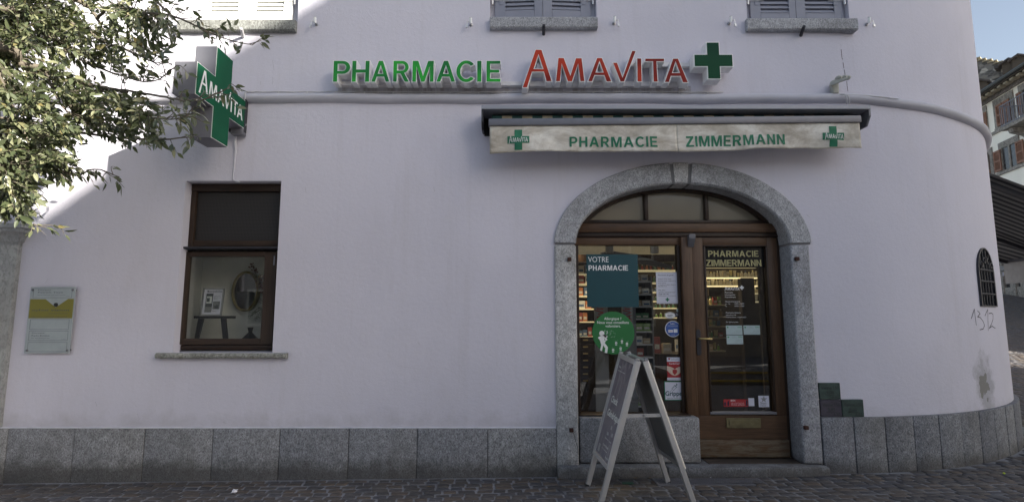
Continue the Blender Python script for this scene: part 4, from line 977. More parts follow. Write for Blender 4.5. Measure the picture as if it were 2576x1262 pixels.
pt('ophtal', .08, .44, .365, .028, .004); pt('vision', .50, .90, .365, .028, .02); pt('CHIRURGIE RÉFRACTIVE', .45, .88, .41, .012); pt('LASER  MYOPIE  ASTIGMATISME  HYPERMETROPIE', .08, .88, .46, .012)
pt('Docteur', .13, .42, .705, .018); pt('Radu Boldea', .13, .53, .745, .02); pt('FMH / FEBO OPHTALMOLOGIE', .13, .53, .778, .010); pt('1er étage', .80, .89, .795, .008)
mb.build('lettering', 'plaque_ink', pl)
for u, v in ((.05, .045), (.94, .045), (.07, .955), (.95, .955)):
    a = pq(u, v); MB().lathe((a[0], 6.0, a[1]), [(.012, 0), (.012, .045), (.009, .05)], 12, (0, -1, 0)).build('standoff_bolt', 'grey_metal', pl, smooth=40)
a = pq(.60, .27); MB().lathe((a[0], 5.962, a[1]), [(.022, 0), (.02, .008), (.010, .009)], 14, (0, -1, 0)).build('peephole', 'plastic_black', pl, smooth=40)
for (xa, ya, xb, yb), mt, l1, l2, l3, lb in (((2057.5, 962, 2111, 1004), 'valve_green', 'Vanne 150', '9.00', '6.65', 'green cast valve plate Vanne 150, on top of its stack beside the door jamb'), ((2061.5, 1004.7, 2115.4, 1047.6), 'valve_purple', 'Vanne 150', '9.95', '6.30', 'dark purple cast valve plate Vanne 150, below the upper green one'), ((2116.2, 1004, 2168.7, 1047.6), 'valve_green', 'Siphon 150', '8.00', '6.65', 'green cast plate lettered Siphon 150, right of the purple plate')):
    A, B = P(xa, yb, 5.975), P(xb, ya, 5.975); xa = max(A.x, 3.242)
    if l1[0] == 'V': xa = 3.244; B.x = 3.468
    else: xa = 3.472; B.x = 3.70
    t = thing('valve_plate', lb, 'plate', (xa, 6, A.z), 'utility plates right of the door')
    MB().box((xa+.001, 5.975, A.z+.001), (B.x-.001, 6.012, B.z-.001)).build('plate', mt, t, bevel=.003)
    mb = MB(); frame_rect(mb, xa+.004, B.x-.004, A.z+.004, B.z-.004, 5.9735, .005); mb.build('raised_border', mt, t)
    W2, H2 = B.x-xa, B.z-A.z; mb = MB()
    for body, u0, u1, v, h in ((l1, .10, .92, .62, .18), (l2, .32, .68, .34, .17), ('|', .50, .52, .16, .10), (l3, .58, .90, .08, .16)):
        put(mb, text_geo(body, .02), (xa+u0*W2, 5.972, A.z+v*H2), (1, 0, 0), (0, 0, 1), (u1-u0)*W2, h*H2)
    mb.box((xa+.27*W2, 5.970, A.z+.27*H2), (xa+.74*W2, 5.975, A.z+.295*H2))
    for u, v in ((.07, .07), (.93, .07), (.07, .93), (.93, .93)): mb.lathe((xa+u*W2, 5.975, A.z+v*H2), [(.005, 0), (.004, .004)], 8, (0, -1, 0))
    mb.build('raised_lettering', 'valve_letter', t)

# ================================================================ SHOP INTERIOR
room = bpy.data.objects.new('shop_room', None); C.objects.link(room); room.parent = bld
RX0, RX1, RY1, FZ, CZ = .35, 5.2, 9.6, .09, 2.60
MB().box((RX0, 6.44, FZ-.05), (RX1, RY1, FZ)).build('floor', 'shop_floor', room)
MB().box((RX0, 6.44, CZ), (RX1, RY1, CZ+.05)).build('ceiling', 'cream_interior_glow', room)
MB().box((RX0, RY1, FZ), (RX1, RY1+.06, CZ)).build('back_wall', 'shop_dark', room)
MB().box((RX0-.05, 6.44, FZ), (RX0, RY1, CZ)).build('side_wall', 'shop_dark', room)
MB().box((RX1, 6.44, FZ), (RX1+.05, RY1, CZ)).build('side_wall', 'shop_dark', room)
MB().box((JX0, 6.42, CZ+.051), (JX1, 6.46, 3.2)).build('lunette_board', 'cream_interior_glow', room)
a = P(1455, 640, 7.3); MB().box((RX0+.01, 7.3, a.z-.10), (3.2, 7.36, a.z)).build('ceiling_beam', 'wood_brown', room)
for px in (1533.5, 1646.5):
    p = P(px, 637, 6.75); t = thing('spotlight', 'white cylinder ceiling spotlight behind the shop window, '+('above the VOTRE PHARMACIE poster' if px < 1600 else 'above the white duty notice'), 'spotlight', tuple(p), 'ceiling spotlights in the shop')
    MB().lathe(p, [(.046, 0), (.05, .004), (.05, CZ-p.z)], 20).build('housing', 'lamp_white', t, smooth=40)
    MB().lathe(p+Vector((0, 0, -.003)), [(.036, 0), (.036, .004)], 16).build('lens', 'steel', t)
for x, y, e in ((1.5, 7.7, 20), (2.7, 8.3, 12), (.8, 7.3, 12)):
    ld = bpy.data.lights.new('ceiling_lamp', 'SPOT'); ld.energy = e; ld.color = (1, .80, .52); ld.spot_size = 1.9; ld.spot_blend = .6; ld.shadow_soft_size = .06
    lo = bpy.data.objects.new('ceiling_lamp', ld); C.objects.link(lo); lo.location = (x, y, CZ-.06)
R = random.Random(21)
PROTO = {}
def proto(kind, mt):
    k = (kind, mt)
    if k in PROTO: return PROTO[k]
    mb = MB()
    if kind == 'box': mb.box((-.5, -.5, 0), (.5, .5, 1)); mb.cur = 1; mb.box((-.36, -.505, .25), (.36, -.5, .55))
    elif kind == 'bottle': mb.lathe((0, 0, 0), [(.45, 0), (.5, .05), (.5, .62), (.2, .75)], 10); mb.cur = 1; mb.lathe((0, 0, 0), [(.2, .751), (.24, .76), (.24, 1)], 8)
    else: mb.prism([(-.35, 0, 0), (.35, 0, 0), (.5, 0, 1), (-.5, 0, 1)], (0, .4, 0)); mb.cur = 1; mb.box((-.38, -.05, 0), (.38, .45, .18))
    alt = {'a': 'j', 'b': 'd', 'c': 'j', 'd': 'g', 'e': 'j', 'f': 'd', 'g': 'f', 'h': 'j', 'i': 'a', 'j': 'h'}[mt]
    PROTO[k] = mb.mesh(kind, ['pack_'+mt, 'pack_'+alt], smooth=(40 if kind == 'bottle' else False)); return PROTO[k]
def product(kind, mt, x, y, z, w_, d_, h_, label, group):
    o = bpy.data.objects.new({'box': 'medicine_box', 'bottle': 'bottle', 'tube': 'cream_tube'}[kind], proto(kind, mt)); C.objects.link(o)
    o.location = (x, y, z); o.scale = (w_, d_, h_); o.rotation_euler.z = R.uniform(-.08, .08)
    tag(o, label, {'box': 'box', 'bottle': 'bottle', 'tube': 'tube'}[kind], group)
COLW = dict(a='cream', b='orange', c='green', d='pale', e='red', f='dark green', g='yellowish', h='blue', i='tan', j='white')
ORD = ['top', 'second', 'third', 'fourth', 'fifth', 'sixth', 'seventh', 'eighth', 'ninth', 'tenth', 'lowest']
def fill(x0, x1, y, z, hmax, kinds, mats, label, group, gap=.006, wr=(.035, .07)):
    x = x0; cnt = 0
    while x < x1-.03:
        k = R.choice(kinds); w_ = R.uniform(*wr); h_ = hmax*R.uniform(.6, 1)
        if k == 'bottle': w_ = min(w_, .05); 
        if x+w_ > x1: break
        cnt += 1; mt = R.choice(mats); nth = 'leftmost' if cnt == 1 else '%d%s from the left' % (cnt, {2: 'nd', 3: 'rd'}.get(cnt, 'th'))
        product(k, mt, x+w_/2, y, z, w_, min(w_, .05), h_, label.format(COLW[mt]+' '+k)+', '+nth, group)
        x += w_+gap+R.uniform(0, .012)
def shelf(t, x0, x1, ypx, Y, mt, dep=.26, th=.018, strip_=False):
    p = P(1600, ypx, Y); MB().box((x0, Y, p.z-th), (x1, Y+dep, p.z)).build('shelf_board', mt, t, bevel=.002)
    if strip_: MB().box((x0+.02, Y+.02, p.z-th-.005), (x1-.02, Y+.03, p.z-th-.001)).build('light_strip', 'lamp_strip', t)
    return p.z
# lit wall of creams seen through the door
SY = 8.9
xa, xb = P(1762, 700, SY).x, P(1913, 700, SY).x
t = thing('shelf_unit', 'lit wall shelves with pale bottles and tubes behind the door glass', 'shelves', (xa, SY, FZ))
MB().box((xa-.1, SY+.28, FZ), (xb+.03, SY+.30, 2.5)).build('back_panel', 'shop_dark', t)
for ypx, nm in ((668, ''), (696, 'top shelf'), (716.5, 'second shelf')):
    z = shelf(t, xa-.1, xb+.02, ypx, SY, 'shelf_glow', strip_=True)
    if nm: fill(xa-.03, xb, SY+.06, z, .115, ['box', 'bottle', 'bottle', 'tube'], 'aajdgd', '{} on the lit %s behind the door' % nm, 'pale products on the lit %s behind the door' % nm)
for i, ypx in enumerate((736, 757)):
    z = shelf(t, P(1900, 740, SY).x, xb+.03, ypx, SY, 'shelf_glow'); fill(P(1901, 740, SY).x, xb+.02, SY+.05, z, .10, ['bottle', 'tube'], 'adj', '{} on the '+('upper', 'lower')[i]+' short side shelf', 'products on the short side shelves')
t = thing('shelf_unit', 'dim shelves of mixed boxes low on the left behind the door glass', 'shelves', (P(1765, 800, 8.2).x, 8.2, FZ))
for i, ypx in enumerate((766, 795, 819, 848, 881)):
    z = shelf(t, P(1764, ypx, 8.2).x, P(1826, ypx, 8.2).x, ypx, 8.2, 'shelf_white'); fill(P(1766, ypx, 8.2).x, P(1824, ypx, 8.2).x, 8.25, z, .12, ['box', 'bottle', 'box', 'tube'], 'gghcfie', '{} on the '+ORD[i]+' dim shelf behind the door', 'mixed products on the dim shelves behind the door')
a, b = P(1812, 729, 8.1), P(1826, 744, 8.1); MB().box((P(1784, 742, 8.1).x, 8.12, P(1784, 742, 8.1).z), (P(1822, 728, 8.1).x, 8.14, P(1822, 726, 8.1).z)).build('header_board', 'wood_worn', t)
a, b = P(1867, 764, 8.0), P(1897, 699, 8.0)
tag(MB().box((a.x, 8.0, FZ), (b.x, 8.12, b.z)).build('pillar', 'shop_dark', bevel=.004), 'tall dark grey pillar inside the shop behind the opening hours', 'pillar')
# drawer cabinet and orange box shelves on the left
LY = 7.9; xa, xb = P(1453, 800, LY).x-.1, P(1497, 800, LY).x
t = thing('shelf_unit', 'wall shelves of red and orange boxes at the left edge of the shop window', 'shelves', (xa, LY, FZ))
for i, ypx in enumerate((688, 712.5, 743, 775.5, 808, 846)):
    z = shelf(t, xa, xb, ypx, LY, 'shelf_glow'); fill(P(1455, ypx, LY).x, xb-.01, LY+.04, z, .135, ['box'], 'aebbjh', '{} on the '+ORD[i]+' left wall shelf', 'boxes on the left wall shelves', wr=(.05, .10))
t = thing('drawer_cabinet', 'dark wooden drawer cabinet with small brass pulls low behind the shop window', 'drawers', (xa, LY-.05, FZ))
MB().box((xa, LY-.04, FZ), (xb+.05, LY+.3, P(1480, 848, LY).z)).build('carcass', 'wood_dark', t)
for ypx in (855, 872, 889, 906, 923, 940, 957):
    z = P(1480, ypx, LY-.05).z; MB().box((xa+.02, LY-.055, z-.045), (xb+.03, LY-.041, z+.045)).build('drawer', 'wood_dark_h', t, bevel=.003)
    x = P(1473, ypx, LY-.07).x; MB().box((x-.035, LY-.075, z-.008), (x+.035, LY-.056, z+.010)).build('drawer_pull', 'brass', t, bevel=.003)
# bottle shelves behind the notice
BY = 8.6; xa, xb = P(1600, 700, BY).x, P(1730, 700, BY).x
t = thing('shelf_unit', 'warm lit shelves of small dropper bottles behind the duty notice', 'shelves', (xa, BY, FZ))
MB().box((xa-.05, BY+.26, FZ), (xb+.05, BY+.28, 2.45)).build('back_panel', 'shop_dark', t)
for i, ypx in enumerate((678, 709.5, 733, 756, 773.5, 797.5)):
    z = shelf(t, xa, xb, ypx, BY, 'shelf_glow', .22); fill(xa+.02, xb-.02, BY+.03, z, .12 if i < 2 else .085, ['bottle'], ('be' if i == 0 else 'ffh' if i < 5 else 'cc')+'f', 'small {} on the '+ORD[i]+' warm shelf behind the notice', 'dropper bottles behind the notice', .025, (.03, .042))
# counter with packages further right
t = thing('counter', 'dark brown shop counter behind the window stickers', 'counter', (P(1640, 900, 7.6).x, 7.6, FZ))
MB().box((P(1636, 900, 7.6).x, 7.6, FZ), (P(1760, 900, 7.6).x, 8.2, P(1680, 893, 7.6).z)).build('front', 'wood_brown', t); MB().box((P(1634, 900, 7.6).x, 7.57, P(1680, 893, 7.6).z), (P(1762, 900, 7.6).x, 8.22, P(1680, 889, 7.6).z)).build('top', 'wood_dark_h', t, bevel=.004)
cz_ = P(1680, 889, 7.6).z
product('box', 'e', P(1654, 860, 7.7).x, 7.75, cz_, .09, .05, .22, 'tall dark red medicine box on the counter', 'boxes on the counter'); product('box', 'a', P(1678, 860, 7.7).x, 7.75, cz_, .12, .08, .13, 'pale carton on the counter beside the red box', 'boxes on the counter')
fill(P(1700, 840, 8.1).x, P(1745, 840, 8.1).x, 8.15, cz_, .2, ['box'], 'aij', '{} at the right end of the counter', 'cartons at the right end of the counter')
# white display column with tea boxes, price rails
DY = 6.95; xa, xb = P(1600, 850, DY).x, P(1641, 850, DY).x
t = thing('display_column', 'slim grey display column stacked with green herbal packs behind the A-board', 'display stand', (xa, DY, FZ))
MB().box((xb+.002, DY, FZ), (xb+.022, DY+.3, 2.1)).build('side_panel', 'display_grey', t); MB().box((xa-.02, DY, FZ), (xa-.002, DY+.3, 2.1)).build('side_panel', 'display_grey', t)
MB().box((xa, DY+.29, FZ), (xb, DY+.3, 2.1)).build('back_panel', 'plastic_black', t)
for i, ypx in enumerate((707, 739, 770, 801, 833, 865, 897, 930, 962, 994, 1020)):
    z = P(1620, ypx, DY).z; MB().box((xa, DY, z-.012), (xb, DY+.28, z)).build('shelf_board', 'display_grey', t)
    MB().box((xa, DY-.008, z-.016), (xb, DY-.001, z+.004)).build('price_rail', 'lamp_white', t)
    fill(xa+.006, xb-.002, DY+.05, z, .105, ['box'], ('ij' if i < 3 else 'cfj' if i < 5 else 'jia' if i % 2 else 'cej'), '{} on the '+ORD[i]+' level of the grey display column', 'packs in the grey display column', .004, (.075, .10))
for k, (x0, x1) in enumerate(((1500, 1527), (1571.5, 1597))):
    A, B = P(x0, 1032, 6.85), P(x1, 700, 6.85)
    t = thing('display_banner', ('left' if k == 0 else 'right')+' tall light grey display panel lettered AMAVITA behind the green round sticker', 'display panel', (A.x, 6.85, FZ))
    MB().box((A.x, 6.85, FZ), (B.x, 6.88, B.z)).build('panel', 'display_grey', t)
    mb = MB(); g = logo_geo(); q = P((x0+x1)/2+6, 838, 6.848); put(mb, g, (q.x, 6.848, q.z), (0, 0, 1), (-1, 0, 0), .42, .085); mb.build('lettering', 'red_print', t)
A, B = P(1604, 1030, 6.95), P(1570, 700, 6.9)
# arched white gondola header at the top
g = MB(); pts = [P(1510, 636, 6.9), P(1534, 630, 6.9), P(1600, 640, 6.9), P(1690, 668, 6.9), P(1690, 676, 6.9), P(1600, 662, 6.9), P(1540, 655, 6.9)]
tag(g.prism(pts, (0, .03, 0)).build('display_header', 'display_grey'), 'grey curved display header hanging just above the teal poster', 'display header')
tag(MB().tube([P(1530, 634, 6.8), P(1534, 650, 6.8), P(1546, 660, 6.8)], .02, 8).build('banner_hook', 'display_grey', smooth=40), 'grey bent hook beside the left ceiling spotlight', 'hook')
for i, (px, py, r_) in enumerate(((1724, 693, 16),)):
    pts = [P(px+r_*math.cos(a)-8, py+r_*math.sin(a), 6.9) for a in [k*2*PI/24 for k in range(25)]]
# dark panel closing the right side of the door view
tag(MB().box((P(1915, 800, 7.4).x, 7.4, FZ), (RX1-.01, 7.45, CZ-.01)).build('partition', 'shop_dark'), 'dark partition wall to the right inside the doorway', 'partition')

# ================================================================ POSTERS AND STICKERS ON THE GLASS
GY = 6.2455
def sticker(name, label, cat, x0, y0, x1, y1, mt, Y=GY, group=None):
    c = P((x0+x1)/2, (y0+y1)/2, Y); t = thing(name, label, cat, tuple(c), group); mb = MB(); sheet_px(mb, x0, y0, x1, y1, Y); mb.build('sheet', mt, t); return t
def lines(par, mt, items, Y=GY-.0006, nm='lettering'):
    """items: (text, x0, x1, baseline, capheight px, bold)"""
    mb = MB()
    for body, x0, x1, yb, h, bold in items: put_px(mb, text_geo(body, bold), x0, x1, yb-h, yb, Y)
    return mb.build(nm, mt, par)
def disc(mb, px, py, r, Y, n=40, ry=None):
    c = P(px, py, Y); e = P(px+r, py, Y); k = (e.x-c.x); kz = k if ry is None else k*ry/r
    mb.add([(c.x+k*math.cos(2*PI*i/n), Y, c.z+kz*math.sin(2*PI*i/n)) for i in range(n)], [tuple(range(n))])
def poly(mb, pts, Y): mb_v = [P(x, y, Y) for x, y in pts]; v, f = curve_mesh([[(q.x, q.z) for q in mb_v]]); mb.add([(q.x, Y, q.y) for q in v], f)

t = sticker('poster', 'large square teal poster lettered VOTRE PHARMACIE in the shop window', 'poster', 1475, 639.4, 1607.5, 772, 'teal_print')
lines(t, 'white_print', [('VOTRE', 1479.5, 1531, 659, 13.5, 0)])
mb = MB(); put_px(mb, word('PHARMACIE', .12), 1480.5, 1580, 667, 680, GY-.0006); mb.build('lettering', 'white_print', t)
# green allergy disc
c = P(1543, 836, GY-.002); t = thing('sticker', 'round green sticker with a sneezing figure and flowers below the teal poster', 'sticker', tuple(c))
mb = MB(); disc(mb, 1543, 836.5, 53, GY-.002, 64); mb.build('disc', 'circle_green', t)
yy = GY-.0026
lines(t, 'white_print', [('Allergique ?', 1520, 1563, 804, 6.5, .012), ('Nous vous conseillons', 1502, 1582, 813.5, 6.5, .012), ('volontiers.', 1523, 1561.5, 822.5, 6.5, .012)], yy)
mb = MB(); disc(mb, 1514, 838, 6.6, yy, 20)
k = lambda x, y: (1434+x*.24917, 597.5+y*.24917)
poly(mb, [k(*q) for q in ((290, 1000), (345, 975), (378, 990), (350, 1010), (345, 1030), (362, 1040), (350, 1060), (383, 1105), (375, 1165), (350, 1160), (356, 1115), (335, 1085), (322, 1145), (303, 1135), (315, 1080), (300, 1030), (280, 1010))], yy)
poly(mb, [k(*q) for q in ((345, 975), (383, 998), (365, 1010), (378, 1030), (360, 1040), (348, 1010), (340, 985))], yy)
for a_, b_, c_ in (((348, 955), (355, 935), (350, 932)), ((362, 952), (385, 938), (372, 940)), ((364, 965), (386, 960), (378, 950)), ((362, 972), (380, 975), (370, 968))): poly(mb, [k(*a_), k(*b_), k(*c_)], yy-.0001)
rr = random.Random(4)
for fx, fy in ((466, 1068), (524, 1050), (575, 1075), (511, 1122), (435, 1138)):
    x, y = k(fx, fy)
    for a in range(6): disc(mb, x+2.0*math.cos(a*PI/3), y-1.5+2.0*math.sin(a*PI/3), 1.15, yy-.0001*(1+a % 2), 8)
    poly(mb, [(x-3, y+1.5), (x-.4, y+4), (x-.4, y+1), (x+.4, y+1), (x+.4, y+4), (x+3, y+1.5), (x+2, y+4.5), (x-2, y+4.5)], yy)
    for _ in range(7): disc(mb, x+rr.uniform(-3.5, 3.5), y-rr.uniform(4.5, 9), .35, yy, 5)
for _ in range(26): disc(mb, *k(rr.uniform(400, 455), rr.uniform(935, 1005)), .45, yy, 5)
mb.build('pictogram', 'white_print', t)['kind'] = 'stuff'
# duty notice
t = sticker('notice', 'white duty notice headed Pharmacie de garde taped inside the shop window', 'notice', 1649.5, 684, 1706, 763.5, 'paper_white', 6.2455)
yy = 6.2448
c3 = lambda x, y: (1434+x*.24917, 597.5+y*.24917)
L = [('Pharmacie de garde', 886, 1045, 383, 12, .015), ("Jusqu'à 21h, vous", 888, 1022, 421, 11, 0), ('pouvez vous rendre à la', 888, 1066, 441, 11, 0), ('pharmacie', 889, 967, 460, 11, 0), ('« SunStore Gare Sion »', 890, 1066, 480, 11, 0), ('058 878 59 10', 890, 975, 496, 9, 0), ('Dès 21h :', 891, 965, 535, 12, .012), ('Veuillez composer le n°', 892, 1066, 555, 11, 0), ('0900 558 143', 893, 995, 574, 11, .015), ('(0.50ct/appel + 2.- la minute)', 893, 1066, 590, 9, 0)]
lines(t, 'dark_print', [(b, *(c3(x0, 0)[0], c3(x1, 0)[0]), c3(0, y)[1], h*.249, bo) for b, x0, x1, y, h, bo in L], yy)
mb = MB(); A, B = P(1651.8, 761, yy), P(1703.5, 686, yy); frame_rect(mb, A.x, B.x, A.z, B.z, yy, .0018); mb.build('border', 'dark_print', t)
mb = MB(); q = P(1679, 753, yy); v, f = curve_mesh([cross_pts(q.x, q.z, .021, .0075)]); mb.add([(a.x, yy, a.y) for a in v], f); mb.build('cross', 'print_green', t)
# small stickers
t = thing('sticker', 'small oval white sticker lettered OLSY in the window', 'sticker', tuple(P(1685.7, 792.6, GY)))
mb = MB(); disc(mb, 1685.7, 792.6, 13.2, GY, 32, 8.2); mb.build('oval', 'white_print', t)
mb = MB(); c = P(1685.7, 792.6, GY); e = (P(1698.1, 792.6, GY).x-c.x); ez = e*7.3/12.4
v = [(c.x+e*q*math.cos(2*PI*i/32), GY-.0005, c.z+ez*q2*math.sin(2*PI*i/32)) for q, q2 in ((1, 1), (.965, .945)) for i in range(32)]
mb.add(v, [(i, (i+1) % 32, 32+(i+1) % 32, 32+i) for i in range(32)]); mb.build('ring', 'navy_print', t)
lines(t, 'navy_print', [('OLSY', 1679, 1692.5, 795.8, 5, .03), ('ATTENTION ALARME', 1677, 1694.5, 788.3, 1.6, 0), ('TELE-SURVEILLANCE', 1679.5, 1692, 799, 1.2, 0)])
t = thing('sticker', 'tiny round grey sticker above the blue one', 'sticker', tuple(P(1706, 780, GY))); mb = MB(); disc(mb, 1706, 780, 4.7, GY, 20); mb.build('disc', 'card_print', t)
t = sticker('sticker', 'small navy alarm sticker right of the oval one', 'sticker', 1698.8, 785.5, 1718.5, 797.5, 'navy_print', GY+.00); lines(t, 'white_print', [('Site sous', 1700.2, 1708.5, 789.5, 2.2, .02), ('alarme', 1700.2, 1706.5, 793, 2.2, .02)]); lines(t, 'red_print', [('***', 1712.5, 1718, 790, 2.5, .04)], nm='logo')
t = thing('sticker', 'round blue quality sticker with white rim in the window', 'sticker', tuple(P(1693, 826.7, GY))); mb = MB(); disc(mb, 1693, 826.7, 20, GY, 48); mb.build('rim', 'white_print', t); mb = MB(); disc(mb, 1693, 826.7, 18.6, GY-.0004, 48); mb.build('disc', 'blue_print', t)
lines(t, 'white_print', [('Qualité ✓', 1686, 1698.5, 815, 3, .02), ('Notre pharmacie s’est soumise', 1679.5, 1706.5, 819, 1.4, 0), ('à un contrôle de qualité', 1680, 1706, 821.2, 1.4, 0), ('2021-2024', 1689, 1698, 842, 1.6, 0)], GY-.0008)
mb = MB(); sheet_px(mb, 1681, 829, 1693, 835.5, GY-.0008, .0003); sheet_px(mb, 1694.5, 827, 1704.5, 836, GY-.0008, .0003); mb.build('badge', 'white_print', t)
lines(t, 'red_print', [('Amavita +', 1682, 1692, 833.4, 2.2, .02)], GY-.0012, 'badge_lettering')
t = sticker('sticker', 'red CardioTest sticker with two hands forming a heart, above the flu sticker', 'sticker', 1677.3, 898, 1718, 956, 'red_print')
mb = MB(); sheet_px(mb, 1677.3, 898, 1717.2, 909, GY-.0004, .0003); sheet_px(mb, 1678.4, 949, 1718, 956, GY-.0004, .0003); mb.build('band', 'paper_white', t)
cc = lambda x, y: (1635+x*.2093, 754.7+y*.2093)
lines(t, 'white_print', [('CardioTest°', 1683, 1711, 915.8, 4.2, .012)]); lines(t, 'dark_print', [('Fondation Suisse', 1687.7, 1705, 902.2, 1.8, 0), ('de Cardiologie', 1687.7, 1702.5, 904.8, 1.8, 0), ('Un service de prévention d’après les objectifs', 1680.5, 1715.5, 952.3, 1.4, 0), ('de la Fondation Suisse de Cardiologie', 1680.5, 1709, 954.6, 1.4, 0)], nm='small_print')
mb = MB()
hl = [(203, 790), (250, 800), (285, 815), (303, 835), (293, 828), (272, 838), (272, 868), (300, 900), (296, 905), (262, 895), (235, 870), (205, 840)]
poly(mb, [cc(*q) for q in hl], GY-.0005); poly(mb, [cc(2*300-x-2, y) for x, y in hl], GY-.0005); mb.build('hands', 'skin_print', t)
mb = MB(); poly(mb, [cc(*q) for q in ((231, 716), (219, 704), (219, 694), (226, 691), (231, 696), (236, 691), (243, 694), (243, 704))], GY-.0008); mb.build('heart', 'red_print', t)
t = sticker('sticker', 'square white flu sticker lettered Grippe with a syringe and dark green border', 'sticker', 1670.2, 958, 1719, 1006.5, 'print_green')
mb = MB(); sheet_px(mb, 1672.6, 960.4, 1716.6, 1004.2, GY-.0004, .0003); mb.build('field', 'paper_white', t)
lines(t, 'teal_print', [('Grippe', 1673.5, 1716, 994.2, 11, .035), ('Faites-vous vacciner ici !', 1678, 1712.5, 1001.8, 2.4, .01)], GY-.0009)
mb = MB()
def seg(mb, a, b, wd, Y):
    A, B = P(*a, Y), P(*b, Y); d = (B-A).normalized(); s = Vector((d.z, 0, -d.x))*wd/2; mb.add([A-s, B-s, B+s, A+s], [(0, 1, 2, 3)])
c_ = lambda x, y: (1635+x*.2093, 754.7+y*.2093); yy = GY-.0009
seg(mb, c_(238, 1102), c_(262, 1075), .003, yy); seg(mb, c_(262, 1062), c_(298, 1022), .004, yy); seg(mb, c_(285, 1082), c_(320, 1042), .004, yy); seg(mb, c_(262, 1060), c_(285, 1082), .004, yy); seg(mb, c_(290, 1018), c_(325, 1046), .005, yy); seg(mb, c_(308, 1030), c_(325, 1008), .009, yy-.0001); seg(mb, c_(312, 998), c_(334, 1016), .005, yy)
for f in (.3, .5, .7): seg(mb, c_(262+36*f, 1062-40*f), c_(272+36*f, 1070-40*f), .0025, yy)
mb.build('syringe', 'teal_print', t)
# door lettering
DYG = 6.2405
t = thing('door_lettering', 'black band at the top of the door glass lettered PHARMACIE ZIMMERMANN in gold', 'lettering', tuple(P(1846, 648, DYG)))
mb = MB(); sheet_px(mb, 1764, 622, 1929, 673, DYG+.0008, .001); mb.build('band', 'black_vinyl', t)
mb = MB(); put_px(mb, word('PHARMACIE', .12), 1781.5, 1908.5, 630, 645.5, DYG); put_px(mb, word('ZIMMERMANN', .085), 1777, 1915.5, 653, 669, DYG); mb.build('lettering', 'gold_print', t)
t = thing('opening_hours', 'white AMAVITA logo and opening hours lettered on the door glass', 'lettering', tuple(P(1850, 770, DYG)))
mb = MB(); put_px(mb, logo_geo(), 1823, 1860.5, 722.5, 729.5, DYG); mb.build('logo', 'white_print', t)
mb = MB(); q = P(1866, 723, DYG); v, f = curve_mesh([cross_pts(q.x, q.z, .0235, .0085)]); mb.add([(a.x, DYG, a.y) for a in v], f); mb.build('cross', 'white_print', t)
d5 = lambda x, y: (1761+x*.2641, 710.7+y*.2641)
L = [('Pharmacie', 236, 312, 98, 11, .012), ('Homéopathie', 236, 335, 120, 11, .012), ('Phytothérapie', 237, 340, 141, 11, .012), ('Heures d’ouverture', 239, 382, 184, 11, .012), ('Lu - Ve', 240, 286, 205, 11, 0), ('8.00 à 18.30', 330, 419, 204, 11, 0), ('Sa', 241, 258, 227, 11, 0), ('8.00 à 17.00', 331, 420, 226, 11, 0), ('Pharmacie Amavita', 245, 387, 290, 11, .012), ('GaleniCare SA', 246, 344, 312, 11, 0), ('Pharmacienne  responsable', 247, 440, 332, 11, 0), ('Dr. Sylvie Lorenz', 248, 364, 379, 11, .004)]
lines(t, 'white_print', [(b, d5(x0, 0)[0], d5(x1, 0)[0], d5(0, y)[1], h*.264, bo) for b, x0, x1, y, h, bo in L], DYG)
for (x0, y0, x1, y1), lb in (((1826, 818, 1868, 841), 'pale FPH card on the door glass, upper left of the three cards'), ((1870, 818, 1912.5, 841), 'pale FPH card on the door glass, upper right of the three cards'), ((1827.5, 842.5, 1870, 865), 'pale FPH card on the door glass, below the two others')):
    t = sticker('card', lb, 'card', x0, y0, x1, y1, 'card_print', DYG, 'FPH cards on the door glass')
    mb = MB(); q = P(x0+4.5, y0+4.8, DYG); v, f = curve_mesh([cross_pts(q.x, q.z, .0105, .0038)]); mb.add([(a.x, DYG-.0005, a.y) for a in v], f); mb.build('cross', 'green_small', t)
    lines(t, 'green_small', [('FPH', x1-12.5, x1-2.5, y0+6.5, 4.2, 0)], DYG-.0005)
    lines(t, 'grey_print', [('Foederatio', x0+14, x0+23, y0+4, 1.3, 0), ('Pharmaceutica', x0+14, x0+26, y0+6.6, 1.3, 0), ('Pharmacie d’officine', x1-17, x1-2.5, y0+14, 1.4, .02), ('Spécialiste en pharmacie', x1-21, x1-2.5, y0+17, 1.2, 0), ('formation continue', x1-26, x1-2.5, y0+19.5, 1.2, 0)], DYG-.0005, 'small_print')
t = sticker('sticker', 'long red Sion shopping sticker low on the door glass', 'sticker', 1820, 1003.5, 1882.5, 1022, 'red_print', DYG)
mb = MB(); sheet_px(mb, 1882.5, 1000.5, 1898, 1020.5, DYG-.0002, .001); mb.build('white_end', 'paper_white', t)
lines(t, 'white_print', [('ØION', 1838, 1849.5, 1008.5, 4, .02), ('Flâner en ville et prendre son temps', 1840, 1872, 1013.5, 1.7, 0), ('bons plans', 1840, 1873, 1017.8, 1.8, .03)], DYG-.0006)
mb = MB()
for x, h in ((1824, 9), (1832, 11), (1878.5, 14)): disc(mb, x, 1020-h-1.4, 1.2, DYG-.0006, 8); poly(mb, [(x-2, 1020-h), (x+2, 1020-h), (x+2.3, 1014), (x+1.5, 1020), (x-1.5, 1020), (x-2.3, 1014)], DYG-.0006)
mb.build('figures', 'navy_print', t)['kind'] = 'stuff'
t = sticker('sticker', 'square white Sion sticker with a grey star at the lower right of the door glass', 'sticker', 1907.5, 994.5, 1935.5, 1023, 'paper_white', DYG)
mb = MB(); poly(mb, [(1921.5+(9 if i % 2 == 0 else 3.6)*math.sin(i*PI/5), 1003.5-(9 if i % 2 == 0 else 3.6)*math.cos(i*PI/5)) for i in range(10)], DYG-.0006); mb.build('star', 'grey_print', t)
